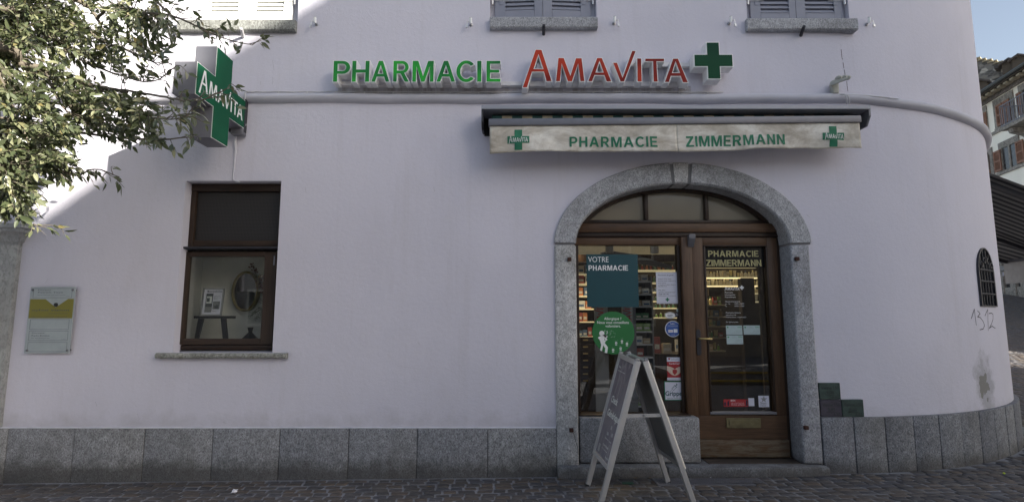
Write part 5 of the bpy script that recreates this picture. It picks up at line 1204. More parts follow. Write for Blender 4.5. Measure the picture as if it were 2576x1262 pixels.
lines(t, 'dark_print', [('Sion', 1912.5, 1927.5, 1015.5, 5.2, 0), ('COMMERCES', 1912.5, 1927.5, 1018.5, 1.6, 0), ('ET SERVICES', 1912.5, 1927.5, 1021, 1.6, 0)], DYG-.0006)

# ================================================================ NICHE WINDOW DISPLAY
ni = bpy.data.objects.new('window_niche', None); C.objects.link(ni); ni.parent = bld
NX0, NX1, NY0, NY1, NZ0, NZ1 = ggx0-.25, ggx1+.12, 6.24, 6.80, zg0-.02, zg1+.05
MB().add([(NX0, NY0, NZ0), (NX1, NY0, NZ0), (NX1, NY1, NZ0), (NX0, NY1, NZ0)], [(0, 1, 2, 3)]).build('floor', 'niche_wall', ni)
MB().box((NX0-.02, NY1, NZ0-.02), (NX1, NY1+.02, NZ1)).build('back_wall', 'niche_wall', ni); MB().prism([(ggx0-.075, NY0, NZ0-.02), (ggx0-.22, NY1, NZ0-.02), (ggx0-.24, NY1, NZ0-.02), (ggx0-.095, NY0, NZ0-.02)], (0, 0, NZ1-NZ0+.04)).build('side_wall', 'niche_wall', ni)
MB().box((NX1, NY0, NZ0-.02), (NX1+.02, NY1+.02, NZ1)).build('side_wall', 'niche_wall', ni); MB().box((NX0-.02, NY0, NZ1), (NX1+.02, NY1+.02, NZ1+.02)).build('ceiling', 'niche_wall', ni)
# bench
YB = 6.31; A, B = P(489.5, 800.5, YB), P(578, 794, YB)
t = thing('bench', 'small black wooden display bench in the niche window', 'bench', (A.x, YB, NZ0))
zb_ = A.z; MB().box((A.x, YB-.02, zb_), (B.x, YB+.14, B.z)).build('top', 'black_wood', t, bevel=.003)
for (a0, a1, b0, b1) in ((498.5, 511, 488.5, 497.5), (555, 567, 560.5, 572)):
    for yo in (0,):
        p0, p1 = P(a0, 801, YB), P(a1, 801, YB); q0, q1 = P(b0, 851, YB), P(b1, 851, YB)
        MB().hexa([(q0.x, YB+yo, NZ0+.001), (q1.x, YB+yo, NZ0+.001), (q1.x, YB+yo+.03, NZ0+.001), (q0.x, YB+yo+.03, NZ0+.001)], [(p0.x, YB+yo, zb_-.001), (p1.x, YB+yo, zb_-.001), (p1.x, YB+yo+.03, zb_-.001), (p0.x, YB+yo+.03, zb_-.001)]).build('leg', 'black_wood', t)
# picture frame
A, B = P(503.5, 792.8, YB+.02), P(566, 725, YB+.06)
t = thing('picture_frame', 'silver framed print headed Maison-Jardin-Emoi standing on the black bench', 'picture', (A.x, YB+.02, B.z))
X0, X1, Z0, Z1 = A.x, B.x, P(520, 794, YB).z, B.z; lean = .12
def PF(x, z, o=0): return Vector((X0+x*(X1-X0), YB+.02+lean*z*(Z1-Z0)-o, Z0+.003+z*(Z1-Z0)))
def pquad(mb, x0, x1, z0, z1, o, th=.0): mb.add([PF(x0, z0, o), PF(x1, z0, o), PF(x1, z1, o), PF(x0, z1, o)], [(0, 1, 2, 3)])
mb = MB()
for (x0, x1, z0, z1) in ((0, 1, 0, .045), (0, 1, .955, 1), (0, .06, .045, .955), (.94, 1, .045, .955)): mb.hexa([PF(x0, z0, .012), PF(x1, z0, .012), PF(x1, z0, -.01), PF(x0, z0, -.01)], [PF(x0, z1, .012), PF(x1, z1, .012), PF(x1, z1, -.01), PF(x0, z1, -.01)])
mb.build('frame', 'silver_frame', t)
mb = MB(); pquad(mb, .05, .95, .04, .96, 0); mb.build('sheet', 'paper_white', t)
mb = MB(); pquad(mb, .17, .50, .12, .80, .001); mb.build('photo', 'photo_dark', t); mb = MB(); pquad(mb, .20, .46, .44, .70, .002); mb.build('photo', 'pale_print', t)
mb = MB(); pquad(mb, .18, .49, .13, .32, .002); mb.build('photo', 'photo_grey', t); mb = MB(); pquad(mb, .53, .86, .23, .52, .001); mb.build('photo', 'photo_grey', t)
mb = MB(); 
for x0, x1, z0, z1 in ((.62, .70, .26, .36), (.70, .80, .25, .38), (.22, .36, .50, .64)): pquad(mb, x0, x1, z0, z1, .003)
mb.build('motif', 'photo_dark', t)['kind'] = 'stuff'
mb = MB(); ux = PF(1, 0)-PF(0, 0); uz = (PF(0, 1)-PF(0, 0)).normalized(); L1 = ux.length; put(mb, text_geo('Maison-Jardin-Emoi', .01), PF(.19, .84, .002), ux.normalized(), uz, .70*L1, .028)
for z, w_ in ((.70, .3), (.67, .2), (.64, .34), (.61, .12), (.58, .2), (.17, .3), (.14, .2)): put(mb, text_geo('intérieur et jardin'), PF(.54, z, .002), ux.normalized(), uz, w_*L1, .010)
mb.build('lettering', 'photo_dark', t)
# mirror
MY = 6.72; c = P(616, 732, MY); ra, rb = P(650, 732, MY).x-c.x, c.z-P(616, 783, MY).z
t = thing('mirror', 'oval mirror in a dull gold rim on the niche back wall', 'mirror', tuple(c))
n = 48; vs = [(c.x+ra*q*math.cos(2*PI*i/n), MY+yo, c.z+rb*q2*math.sin(2*PI*i/n)) for q, q2, yo in ((1, 1, .06), (1, 1, 0), (.95, .965, -.006), (.84, .89, 0), (.84, .89, .03)) for i in range(n)]
MB().add(vs, [(k*n+i, k*n+(i+1) % n, (k+1)*n+(i+1) % n, (k+1)*n+i) for k in range(4) for i in range(n)]).build('rim', 'gold_frame', t, smooth=50)
mm, n_, b_ = nodes('mirror_glass'); b_.inputs['Base Color'].default_value = (.22, .22, .23, 1); b_.inputs['Metallic'].default_value = 1; b_.inputs['Roughness'].default_value = .05
MB().add([(c.x+ra*.85*math.cos(2*PI*i/n), MY+.02, c.z+rb*.9*math.sin(2*PI*i/n)) for i in range(n)], [tuple(range(n))]).build('glass', 'mirror_glass', t)
# vase
VY = 6.4; c = P(627, 851, VY); s_ = (P(646.6, 850, VY).x-P(605.6, 850, VY).x)
t = MB().lathe((c.x, VY+.02, NZ0+.001), [(s_*.5, 0), (s_*.5, .012), (s_*.14, s_*.42), (s_*.12, s_*.46), (s_*.2, s_*.74), (s_*.17, s_*.74)], 6).build('vase', 'black_wood', bevel=.003)
tag(t, 'faceted black vase on the niche floor under the branches', 'vase')
# branches in the niche
bt = thing('dried_branch', 'green pine sprig with red leaves hanging at the right side of the niche window', 'branch', tuple(P(664, 760, 6.42)))
rr = random.Random(8); tw = MB(); lf = MB(); rl = MB()
root = P(668, 765, 6.42)
for (px, py), kind in [((640, 785), 'p'), ((628, 795), 'p'), ((645, 800), 'p'), ((634, 788), 'p'), ((655, 792), 'p'), ((650, 775), 'p'), ((641, 752), 'p'), ((655, 755), 'p'), ((648, 700), 'r'), ((642, 680), 'r'), ((634, 668), 'r'), ((656, 695), 'r'), ((660, 710), 'r'), ((652, 720), 'r'), ((663, 700), 'r'), ((658, 728), 'r')]:
    e = P(px, py, 6.42+rr.uniform(-.05, .06)); m_ = (root+e)/2+Vector((rr.uniform(-.02, .02), 0, rr.uniform(-.02, .02))); tw.tube([root, m_, e], .0022, 4, caps=False)
    for _ in range(60 if kind == 'p' else 16):
        c = e+Vector((rr.gauss(0, .018), rr.gauss(0, .015), rr.gauss(0, .018))); d = Vector((rr.uniform(-1, 1), rr.uniform(-1, 1), rr.uniform(-1, 1))).normalized()
        if kind == 'p': s = d.orthogonal().normalized()*.0012; lf.add([c-s, c+s, c+d*.022], [(0, 1, 2)])
        else: s = d.orthogonal().normalized()*.008; rl.add([c, c+d*.012+s, c+d*.026, c+d*.012-s], [(0, 1, 2, 3)])
tw.build('twig', 'bark', bt); lf.build('needles', 'pine_green', bt)['kind'] = 'stuff'; rl.build('leaves', 'leaf_red', bt)['kind'] = 'stuff'

# ================================================================ A-BOARD
ab = thing('a_board', 'aluminium A-board with a dark poster lettered Check Générique before the shop window', 'a-board', (1.16, 5.37, ground_z(1.16, 5.37)))
HN, HF = Vector((1.172, 5.07, 1.185)), Vector((1.140, 5.68, 1.215))
FN = {-1: Vector((.765, 5.04, ground_z(.7, 5.04)+.004)), 1: Vector((1.600, 5.05, ground_z(1.6, 5.05)+.004))}
FF = {-1: Vector((.727, 5.655, ground_z(.7, 5.65)+.004)), 1: Vector((1.545, 5.72, ground_z(1.5, 5.7)+.004))}
def S(s, u, h, o=0.0):      # side, 0 near..1 far, 0 top..1 foot, offset outwards
    a = HN.lerp(HF, u)+Vector((s*.036, 0, 0)); b = FN[s].lerp(FF[s], u); nrm = (HF-HN).cross(b-a).normalized()*(1 if s < 0 else -1)
    if nrm.x*s < 0: nrm = -nrm
    return a.lerp(b, h)+nrm*o
for s in (-1, 1):
    pan = bpy.data.objects.new('panel', None); C.objects.link(pan); pan.parent = ab
    for u, w_ in ((0.0, .07), (1.0, -.07)):
        mb = MB(); mb.hexa([S(s, u, 1, -.030), S(s, u+w_, 1, -.030), S(s, u+w_, 1, .014), S(s, u, 1, .014)], [S(s, u, .0, -.030), S(s, u+w_, 0, -.030), S(s, u+w_, 0, .014), S(s, u, 0, .014)])
        mb.build('leg', 'aluminium', pan, bevel=.003)
        mb = MB(); mb.hexa([S(s, u, .765, .0145), S(s, u+w_*.55, .765, .0145), S(s, u+w_*.55, .765, .026), S(s, u+w_*.1, .765, .026)], [S(s, u, .0, .0145), S(s, u+w_*.55, 0, .0145), S(s, u+w_*.55, 0, .026), S(s, u+w_*.1, 0, .026)])
        mb.build('snap_profile', 'aluminium', pan, bevel=.002)
        mb = MB(); mb.hexa([S(s, u, .004, -.016), S(s, u+w_*.5, .004, -.016), S(s, u+w_*.5, .004, .028), S(s, u, .004, .028)], [S(s, u, -.016, -.012), S(s, u+w_*.5, -.016, -.012), S(s, u+w_*.5, -.016, .022), S(s, u, -.016, .022)])
        mb.build('corner_cap', 'steel', pan, bevel=.004)
        mb = MB(); mb.hexa([S(s, u-.002, 1.001, -.016), S(s, u+w_*1.02, 1.001, -.016), S(s, u+w_*1.02, 1.001, .016), S(s, u-.002, 1.001, .016)], [S(s, u-.002, .985, -.016), S(s, u+w_*1.02, .985, -.016), S(s, u+w_*1.02, .985, .016), S(s, u-.002, .985, .016)]); mb.build('foot', 'plastic_black', pan)
    for h0_, h1_ in ((0.0, .032), (.735, .765)):
        mb = MB(); mb.hexa([S(s, .04, h1_, -.01), S(s, .96, h1_, -.01), S(s, .96, h1_, .025), S(s, .04, h1_, .025)], [S(s, .04, h0_, -.01), S(s, .96, h0_, -.01), S(s, .96, h0_, .025), S(s, .04, h0_, .025)]); mb.build('rail', 'aluminium', pan, bevel=.003)
    mb = MB(); mb.hexa([S(s, .03, .75, 0), S(s, .97, .75, 0), S(s, .97, .75, .008), S(s, .03, .75, .008)], [S(s, .03, .02, 0), S(s, .97, .02, 0), S(s, .97, .02, .008), S(s, .03, .02, .008)]); mb.build('backing', 'board_back', pan)
    if s < 0:
        mp, n2, b2 = nodes('board_poster'); v2 = noise_(n2, 3.5, 2, .5, scaled(n2, (1, 1.6, .8)), 1.4); n2.links.new(ramp(n2, v2, [(.35, (.13, .125, .15)), (.55, (.18, .16, .185)), (.64, (.27, .25, .27)), (.72, (.16, .15, .17))]), b2.inputs['Base Color']); b2.inputs['Roughness'].default_value = .22
        mb = MB(); mb.add([S(s, .06, .74, .0095), S(s, .94, .74, .0095), S(s, .94, .03, .0095), S(s, .06, .03, .0095)], [(0, 1, 2, 3)]); pp = mb.build('poster', 'board_poster', pan)
        ln = (HF-HN).length
        def atx(mb, body, u, h, size, bold, width=None):
            g = text_geo(body, bold); o = S(s, u, h, .0105); ux = (S(s, 0, h)-S(s, 1, h)).normalized(); uz = (S(s, u, h-.1)-S(s, u, h)).normalized(); put(mb, g, o, ux, uz, width, size)
        mb = MB(); atx(mb, 'Check', .80, .355, .062, .03); atx(mb, 'Générique', .83, .455, .062, .03, .46); atx(mb, 'Votre', .86, .10, .022, .0); atx(mb, 'pharmacie de confiance', .84, .125, .012, 0, .25); atx(mb, 'Info', .55, .575, .028, .01); atx(mb, 'Demandez conseil', .60, .605, .012, 0, .24); atx(mb, 'économiques', .60, .655, .022, .01, .2); atx(mb, 'à votre pharmacien', .62, .68, .010, 0, .2); atx(mb, 'Demandez', .33, .715, .018, .0, .14)
        mb.build('lettering', 'pale_print', pp)
        mb = MB()
        for u0, u1, h0_, h1_ in ((.42, .36, .50, .525), (.30, .22, .54, .565), (.83, .72, .665, .72)): mb.add([S(s, u0, h0_, .0105), S(s, u1, h0_, .0105), S(s, u1, h1_, .0105), S(s, u0, h1_, .0105)], [(0, 1, 2, 3)])
        mb.build('motif', 'grey_print', pp)['kind'] = 'stuff'
for u, h in ((.035, .385), (.965, .36)):
    A, B = S(-1, u, h, -.015), S(1, u, h, -.015); Mid = (A+B)/2
    MB().beam(A, B+Vector((0, 0, .0)), .006, .03).build('brace', 'aluminium', ab); MB().lathe(Mid+Vector((0, -.004, 0)), [(.011, 0), (.009, .006)], 10, (0, -1, 0)).build('pivot', 'steel', ab)

# ================================================================ STREET DETAILS
A, B = P(1632, 1217, 5.6), P(1876, 1197, 5.8)
gx0_, gx1_ = 1.43, 2.47; t = thing('drain_grate', 'rusty metal drain grating in the cobbles in front of the door step', 'drain grate', (gx0_, 5.70, ground_z(1.9, 5.7)))
gz = ground_z(1.9, 5.7)
MB().box((gx0_, 5.615, gz-.02), (gx1_, 5.795, gz+.004)).build('pit', 'black_gap', t)
mb = MB(); 
for a in ((gx0_, 5.60, gx1_, 5.615), (gx0_, 5.795, gx1_, 5.81), (gx0_-.015, 5.60, gx0_, 5.81), (gx1_, 5.60, gx1_+.015, 5.81)): mb.box((a[0], a[1], gz-.02), (a[2], a[3], gz+.012))
mb.build('frame', 'grey_metal', t)
n = 60; base = MB().box((-.004, 5.616, gz+.001), (.004, 5.794, gz+.010)); base.v = [v for v in base.v]; bar0 = None
for i in range(n):
    x = gx0_+(i+.5)*(gx1_-gx0_)/n
    if bar0 is None: bar0 = MB().box((x-.0045, 5.616, gz+.0045), (x+.0045, 5.794, gz+.011)).build('bar', 'grey_metal', t); x00 = x
    else: c = bar0.copy(); C.objects.link(c); c.parent = t; c.location = bar0.location+Vector((x-x00, 0, 0))
for yy in (5.66, 5.705, 5.75): MB().box((gx0_, yy-.003, gz+.0115), (gx1_, yy+.003, gz+.0135)).build('crossbar', 'grey_metal', t)
def litter(px, py, r_, mt, lb, seed, fl=.6, cat='litter'):
    d = ray(px, py); t_ = (ground_z(0, 5.5)-ZC+.01)/d.z; x, y = d.x*t_, min(d.y*t_, 5.9); z = ground_z(x, y)+.008
    mb = MB(); bm = bmesh.new(); bmesh.ops.create_icosphere(bm, subdivisions=2, radius=r_); q = random.Random(seed)
    for v in bm.verts: v.co *= 1+.45*noise.noise(v.co*(2.2/r_)+Vector((seed, 0, 0)))*2; v.co.z *= fl
    mb.add([v.co+Vector((x, y, z+r_*fl*.8)) for v in bm.verts], [tuple(v.index for v in f.verts) for f in bm.faces]); bm.free()
    tag(mb.build('litter', mt), lb, cat)
litter(590, 1229, .026, 'litter_white', 'crumpled white paper scrap on the cobbles below the low window', 2)
litter(1407, 1178, .012, 'litter_yellow', 'tiny yellow scrap at the foot of the left door jamb', 3)
litter(1401, 1180, .014, 'litter_white', 'tiny white scrap in the corner left of the door jamb', 4)
litter(1787, 1205, .012, 'litter_white', 'small white scrap lying on the drain grate', 5, .3); litter(2452, 1178, .012, 'litter_yellow', 'small yellowish scrap at the foot of the curved plinth', 6)
litter(2010, 1190, .010, 'litter_white', 'tiny white fleck by the threshold', 7, .4)
def fallen_leaf(px, py, rz, lb, mt='litter_brown', s=.05):
    d = ray(px, py); t_ = (ground_z(0, 5.5)-ZC+.01)/d.z; x, y = d.x*t_, min(d.y*t_, 5.85); z = ground_z(x, y)+.011
    v = [(-.5, 0, .1), (-.15, -.22, .06), (.2, -.2, .1), (.55, 0, .05), (.2, .2, .12), (-.15, .22, .05), (0, 0, -.02)]
    c, s_ = math.cos(rz), math.sin(rz); MBx = MB().add([(x+s*(a*c-b*s_), y+s*(a*s_+b*c), z+s*h) for a, b, h in v], [(0, 1, 6), (1, 2, 6), (2, 3, 6), (3, 4, 6), (4, 5, 6), (5, 0, 6)])
    tag(MBx.build('fallen_leaf', mt), lb, 'leaf')
for a in ((1418, 1225, .2, 'dry brown leaf on the cobbles left of the A-board'), (1627, 1196, 1.2, 'tan leaf against the threshold beside the rear A-board leg'), (1592, 1198, 0, 'thin dry leaf on the cobbles under the A-board'), (1403, 1190, .5, 'brown leaf at the corner of the threshold'), (1079, 1221, .3, 'small brown leaf on the cobbles in front of the plinth'), (1118, 1203, .9, 'dark leaf tucked against the plinth foot'), (1845, 1196, .4, 'brown leaf by the door step on the grate edge')): fallen_leaf(*a)
A = P(1565, 1207, 5.7); g_ = ground_z(A.x, 5.72)
tag(MB().box((A.x, 5.66, g_+.005), (A.x+.11, 5.73, g_+.013)).build('tag', 'litter_green', bevel=.002), 'small dark green plastic tag lying on the cobbles behind the A-board', 'plastic tag')


# ================================================================ HOUSE ACROSS THE STREET (behind the camera; its gable shades the facade)
KS = 16.0; SH = Vector((SUN.x/-SUN.y*KS, -KS, SUN.z/-SUN.y*KS))
edge = [(1700, -560), (1100, -184), (777, 7), (646, 88), (563, 134), (405, 226), (398, 330), (241, 447), (110, 538), (-15, 622)]
prof = []
for x, y in edge:
    p = P(x, y) if x > -60 else P(x, y); q = p+SH; prof.append((q.x, q.z))
ridge = prof[0]; gx = [(ridge[0]+6, ridge[1]+2.5), (ridge[0]+16, ridge[1]-3)]
body = [(prof[-1][0], -0.2)]+[(x, z) for x, z in reversed(prof)]+gx+[(gx[1][0], -0.2)]
E1 = Vector((1.30, -1, 0))*9
op = thing('opposite_house', 'grey gabled house across the street behind the viewer whose roofline shades the pharmacy wall', 'house', (prof[4][0], -10, 0))
MB().prism([(x, -10, z) for x, z in body], E1).build('wall', 'opposite_wall', op)
for i in range(4):
    for j in range(3):
        x = prof[-1][0]+2.2+i*3.1; z = 1.5+j*3.1
        f = MB().box((x, -10.0+.001, z), (x+1.1, -9.95, z+1.7)).build('window', 'cream_facade', op); MB().box((x+.1, -9.949, z+.1), (x+1.0, -9.94, z+1.6)).build('pane', 'window_dark', f)
# low house further left, unseen, added to block sky from the lower wall
ol = thing('added_row_house', 'long low plastered house added behind the viewer left of the gabled house to block sky', 'house', (0, -12, 0))
zl = prof[-1][1]-2.4
MB().box((-30, -24, -.5), (prof[-1][0]-.3, -12, min(zl, 6.5))).build('wall', 'opposite_wall', ol)
MB().prism([(-30.3, -11.6, min(zl, 6.5)), (-30.3, -24.4, min(zl, 6.5)), (-30.3, -18, min(zl, 6.5)+2.2)], (prof[-1][0]+30, 0, 0)).build('roof', 'roof_tile', ol)
for i in range(7):
    for j in range(2):
        x = -20+i*4.2; z = 1.3+j*2.9
        if x > prof[-1][0]-2: continue
        f = MB().box((x, -12+.001, z), (x+1.1, -11.95, z+1.6)).build('window', 'cream_facade', ol); MB().box((x+.1, -11.949, z+.1), (x+1.0, -11.94, z+1.5)).build('pane', 'window_dark', f)
st = thing('street_steps', 'low steps with yellow painted nosings behind the viewer, reflected in the door glass', 'steps', (5.4, -1.6, 0))
for i in range(2):
    MB().box((4.0, -3.6, -.2), (7.4, -1.3-.38*i, .10+.16*i)).build('step', 'granite', st); MB().box((4.0, -1.299-.38*i, .06+.16*i), (7.4, -1.29-.38*i, .105+.16*i)).build('nosing', 'yellow_paint', st)

# ================================================================ TREE AT THE LEFT
tr = thing('tree', 'leafy tree reaching in from the left in front of the sunlit wall', 'tree', (-7.6, 4.4, ground_z(-7.6, 4.4)))
rt = random.Random(31)
MB().tube([(-7.6, 4.4, -.3), (-7.55, 4.35, 1.2), (-7.3, 4.4, 2.6), (-7.1, 4.45, 4.2), (-7.0, 4.3, 6.5)], [.22, .17, .15, .12, .07], 12).build('trunk', 'bark', tr, smooth=60)
limbs = []
def PT(x, y, Y):
    k = max(0, min(1, (x-220)/260)); k = k*k*(3-2*k); return P(x, y, Y*(1-.24*k)-.1)
def limb(pts, r0, r1):
    Q = [p if isinstance(p, Vector) else PT(*p) for p in pts]; out = []
    for i in range(len(Q)-1):
        for k in range(4):
            t = k/4; p0 = Q[max(i-1, 0)]; p1 = Q[i]; p2 = Q[i+1]; p3 = Q[min(i+2, len(Q)-1)]
            out.append(.5*((2*p1)+(p2-p0)*t+(2*p0-5*p1+4*p2-p3)*t*t+(3*p1-p0-3*p2+p3)*t**3)+Vector((rt.uniform(-1, 1), rt.uniform(-1, 1), rt.uniform(-1, 1)))*.005)
    out.append(Q[-1]); n = len(out)-1; limbs.append(out)
    MB().tube(out, [.8*(r0+(r1-r0)*i/n) for i in range(n+1)], 7).build('branch', 'bark', tr, smooth=60)
limb([Vector((-7.1, 4.4, 3.4)), (-60, 120, 4.3), (52, 162, 4.4), (112, 174, 4.45), (179, 199, 4.5), (249, 219, 4.55), (320, 232, 4.6)], .05, .014)
limb([(300, 226, 4.6), (402, 241, 4.6), (450, 252, 4.55), (502, 253, 4.5), (573, 222, 4.45)], .012, .004)
limb([Vector((-7.05, 4.35, 4.4)), (-40, 20, 4.5), (70, 20, 4.6), (139, 47, 4.7), (179, 60, 4.7), (219, 77, 4.75), (259, 105, 4.8), (330, 130, 4.85), (400, 165, 4.85)], .045, .006)
limb([Vector((-7.0, 4.3, 5.2)), (60, -60, 4.5), (189, 0, 4.6), (224, 20, 4.65), (244, 47, 4.65), (262, 80, 4.7)], .035, .01)
limb([(244, 47, 4.65), (275, 20, 4.6), (301, 12, 4.6), (350, 30, 4.6), (426, 38, 4.65), (480, 60, 4.7), (521, 80, 4.7), (580, 100, 4.7), (634, 114, 4.7)], .016, .003)
limb([(426, 38, 4.65), (400, 10, 4.6), (360, -30, 4.6)], .008, .012)
limb([Vector((-7.2, 4.4, 3.2)), (-60, 300, 4.1), (0, 310, 4.2), (80, 320, 4.3), (170, 330, 4.4), (280, 345, 4.5), (400, 350, 4.6), (485, 345, 4.6)], .03, .004)
limb([(249, 219, 4.55), (300, 262, 4.5), (360, 290, 4.5), (430, 300, 4.5), (470, 292, 4.5)], .010, .003)
limb([(-50, 310, 4.1), (30, 380, 4.2), (100, 410, 4.3), (190, 440, 4.4), (235, 425, 4.4), (300, 445, 4.45)], .02, .004)
limb([(-50, 310, 4.1), (0, 420, 4.0), (30, 500, 4.1), (60, 555, 4.2), (105, 570, 4.2)], .02, .004)
limb([(-30, 120, 4.3), (20, 240, 4.2), (60, 330, 4.1), (90, 400, 4.2)], .02, .006)
limb([(112, 174, 4.45), (140, 240, 4.3), (180, 290, 4.3), (240, 330, 4.3)], .014, .004)
limb([(70, 20, 4.6), (120, 90, 4.5), (200, 150, 4.5), (300, 190, 4.7), (380, 205, 4.8), (445, 165, 4.8)], .016, .004)
limb([Vector((-7.0, 4.3, 5.6)), (0, -160, 4.2), (120, -130, 4.3), (200, -90, 4.5)], .04, .01)  # this limb and the next carry the unseen canopy added for shade
limb([Vector((-7.0, 4.3, 6.2)), (-160, -300, 4.0), (0, -260, 4.2), (120, -210, 4.5)], .04, .01)
def inpoly(x, y, pl):
    c = False; j = len(pl)-1
    for i in range(len(pl)):
        if (pl[i][1] > y) != (pl[j][1] > y) and x < (pl[j][0]-pl[i][0])*(y-pl[i][1])/(pl[j][1]-pl[i][1])+pl[i][0]: c = not c
        j = i
    return c
# regions: (outline px, leaves, depth range)
REG = [
 ([(-60, -40), (330, -40), (350, 60), (300, 150), (250, 230), (150, 230), (-60, 260)], 235, (4.0, 5.2)),
 ([(-60, -40), (180, -40), (220, 60), (160, 160), (-60, 200)], 190, (4.4, 5.3)),
 ([(200, 60), (430, 60), (400, 170), (440, 200), (330, 225), (180, 220)], 44, (4.4, 5.0)),
 ([(300, -30), (440, -30), (400, 40), (460, 90), (430, 140), (330, 100)], 26, (4.5, 4.9)),
 ([(-60, 200), (250, 220), (320, 260), (260, 330), (180, 400), (-60, 420)], 250, (3.8, 4.9)),
 ([(200, 230), (380, 240), (400, 300), (330, 330), (220, 330)], 44, (4.2, 4.8)),
 ([(260, 320), (400, 300), (420, 350), (300, 380)], 16, (4.3, 4.7)),
 ([(-60, 380), (130, 360), (200, 400), (120, 460), (90, 540), (40, 560), (-60, 570)], 170, (3.8, 4.7)),
 ([(-60, 300), (80, 330), (70, 520), (-60, 560)], 70, (4.2, 5.0)),
 ([(140, 400), (210, 420), (190, 470), (150, 460)], 10, (4.2, 4.6)),
 ([(-60, -320), (120, -320), (260, -160), (300, -40), (-60, -40)], 80, (3.9, 4.9)),  # canopy above the frame, added to shade the leaves below
 ([(-420, -300), (-60, -300), (-60, 560), (-420, 500)], 110, (3.6, 5.2)),  # crown out of frame at left, added for its shade
]
leafbuf = []                     # (pos, dir, normal, length)
TWm = MB()
allp = [(p, i) for l in limbs for i, p in enumerate(l)]
def add_leaf(p, d, ln):
    nrm = Vector((rt.gauss(.15, .6), rt.gauss(-.45, .55), rt.gauss(.38, .55)))
    nrm = (nrm-d*nrm.dot(d)).normalized(); leafbuf.append((p, d, nrm, ln))
def sprig(base, tip, n, ln):
    sag = Vector((rt.uniform(-.03, .03), rt.uniform(-.03, .03), rt.uniform(0, .05)))
    pts = [base.lerp(tip, t)+sag*math.sin(PI*t) for t in (0, .25, .5, .75, 1)]
    TWm.tube(pts, [.0035, .003, .0026, .002, .0012], 4, caps=False)
    ax = (tip-base).normalized()
    for k in range(n):
        t = .25+.75*(k+rt.random())/n; q = t*4; i = min(3, int(q)); p = pts[i].lerp(pts[i+1], q-i)
        side = Vector((rt.gauss(0, 1), rt.gauss(0, 1), rt.gauss(0, 1))); side = (side-ax*side.dot(ax)).normalized()
        d = (ax*rt.uniform(.3, 1)+side*rt.uniform(.4, 1)+Vector((.12, 0, -.42))).normalized()
        add_leaf(p+d*.008, d, ln*rt.uniform(.45, 1.2))
def nearest(p):
    return min(allp, key=lambda a: (a[0]-p).length_squared)[0]
for pl, cnt, (ya, yb) in REG:
    xs = [q[0] for q in pl]; ys = [q[1] for q in pl]; k = 0
    while k < cnt:
        x, y = rt.uniform(min(xs), max(xs)), rt.uniform(min(ys), max(ys))
        if not inpoly(x, y, pl): continue
        tip = PT(x, y, rt.uniform(ya, yb)); b = nearest(tip+Vector((-.25, 0, .05)))
        if (tip-b).length > .5: b = tip+(b-tip).normalized()*.42
        sprig(b, tip, rt.randint(10, 15), .082); k += 1
# sprigs along the free-hanging branch ends
for l, dens in ((limbs[1], 7), (limbs[4], 6), (limbs[6], 9), (limbs[7], 10), (limbs[8], 9), (limbs[9], 8), (limbs[12], 8), (limbs[2], 8)):
    n = len(l)
    for k in range(int(n*.35), n):
        for _ in range(max(1, dens//5)):
            p = l[k]; d = Vector((rt.uniform(.0, .16), rt.uniform(-.06, .06), rt.uniform(-.10, .07))); sprig(p, p+d, rt.randint(3, 5), .070)
TWm.build('twigs', 'bark', tr)['kind'] = 'stuff'
def leaf_geo(p, d, nrm, ln):
    s = d.cross(nrm)*ln*.19; u = nrm*ln; m1 = p+d*ln*.3; m2 = p+d*ln*.62
    return [p, m1+s+u*.05, m2+s*.82+u*.03, p+d*ln-u*.06, m2-s*.82+u*.03, m1-s+u*.05, m1-u*.02, m2-u*.03], [(0, 1, 6), (1, 2, 7, 6), (2, 3, 7), (3, 4, 7), (4, 5, 6, 7), (5, 0, 6)]
def scr(p):
    v = p-Vector((0, 0, ZC)); d = v.y*CP+v.z*SP; return v.x/d, (-v.y*SP+v.z*CP)/d, d
def score(L):
    x, y, d = scr(L[0]); return (L[3]/d) if abs(x) < .92 and abs(y) < .45 else 0
leafbuf.sort(key=score, reverse=True)
protos = []
for i in range(6):
    v, f = leaf_geo(Vector((0, 0, 0)), Vector((0, 1, 0)), Vector((rt.uniform(-.2, .2), 0, 1)).normalized(), 1.0); mb = MB().add(v, f); protos.append(mb.mesh('leaf', 'leaf', smooth=80))
for p, d, nrm, ln in leafbuf[:298]:
    o = bpy.data.objects.new('leaf', rt.choice(protos)); C.objects.link(o); o.parent = tr
    z = nrm; y = d; x = y.cross(z).normalized(); z = x.cross(y); m = Matrix((x, y, z)).transposed().to_4x4(); m.translation = p-tr.location
    o.matrix_local = m @ Matrix.Scale(ln, 4)
mb = MB(); vs = []; fs = []
for L in leafbuf[298:]:
    v, f = leaf_geo(*L); k = len(vs); vs += v; fs += [tuple(i+k for i in q) for q in f]
mb.v = vs; mb.f = fs; mb.m = [0]*len(fs)
fo = mb.build('foliage', 'leaf', tr, smooth=80); fo['kind'] = 'stuff'
print('leaves', len(leafbuf))

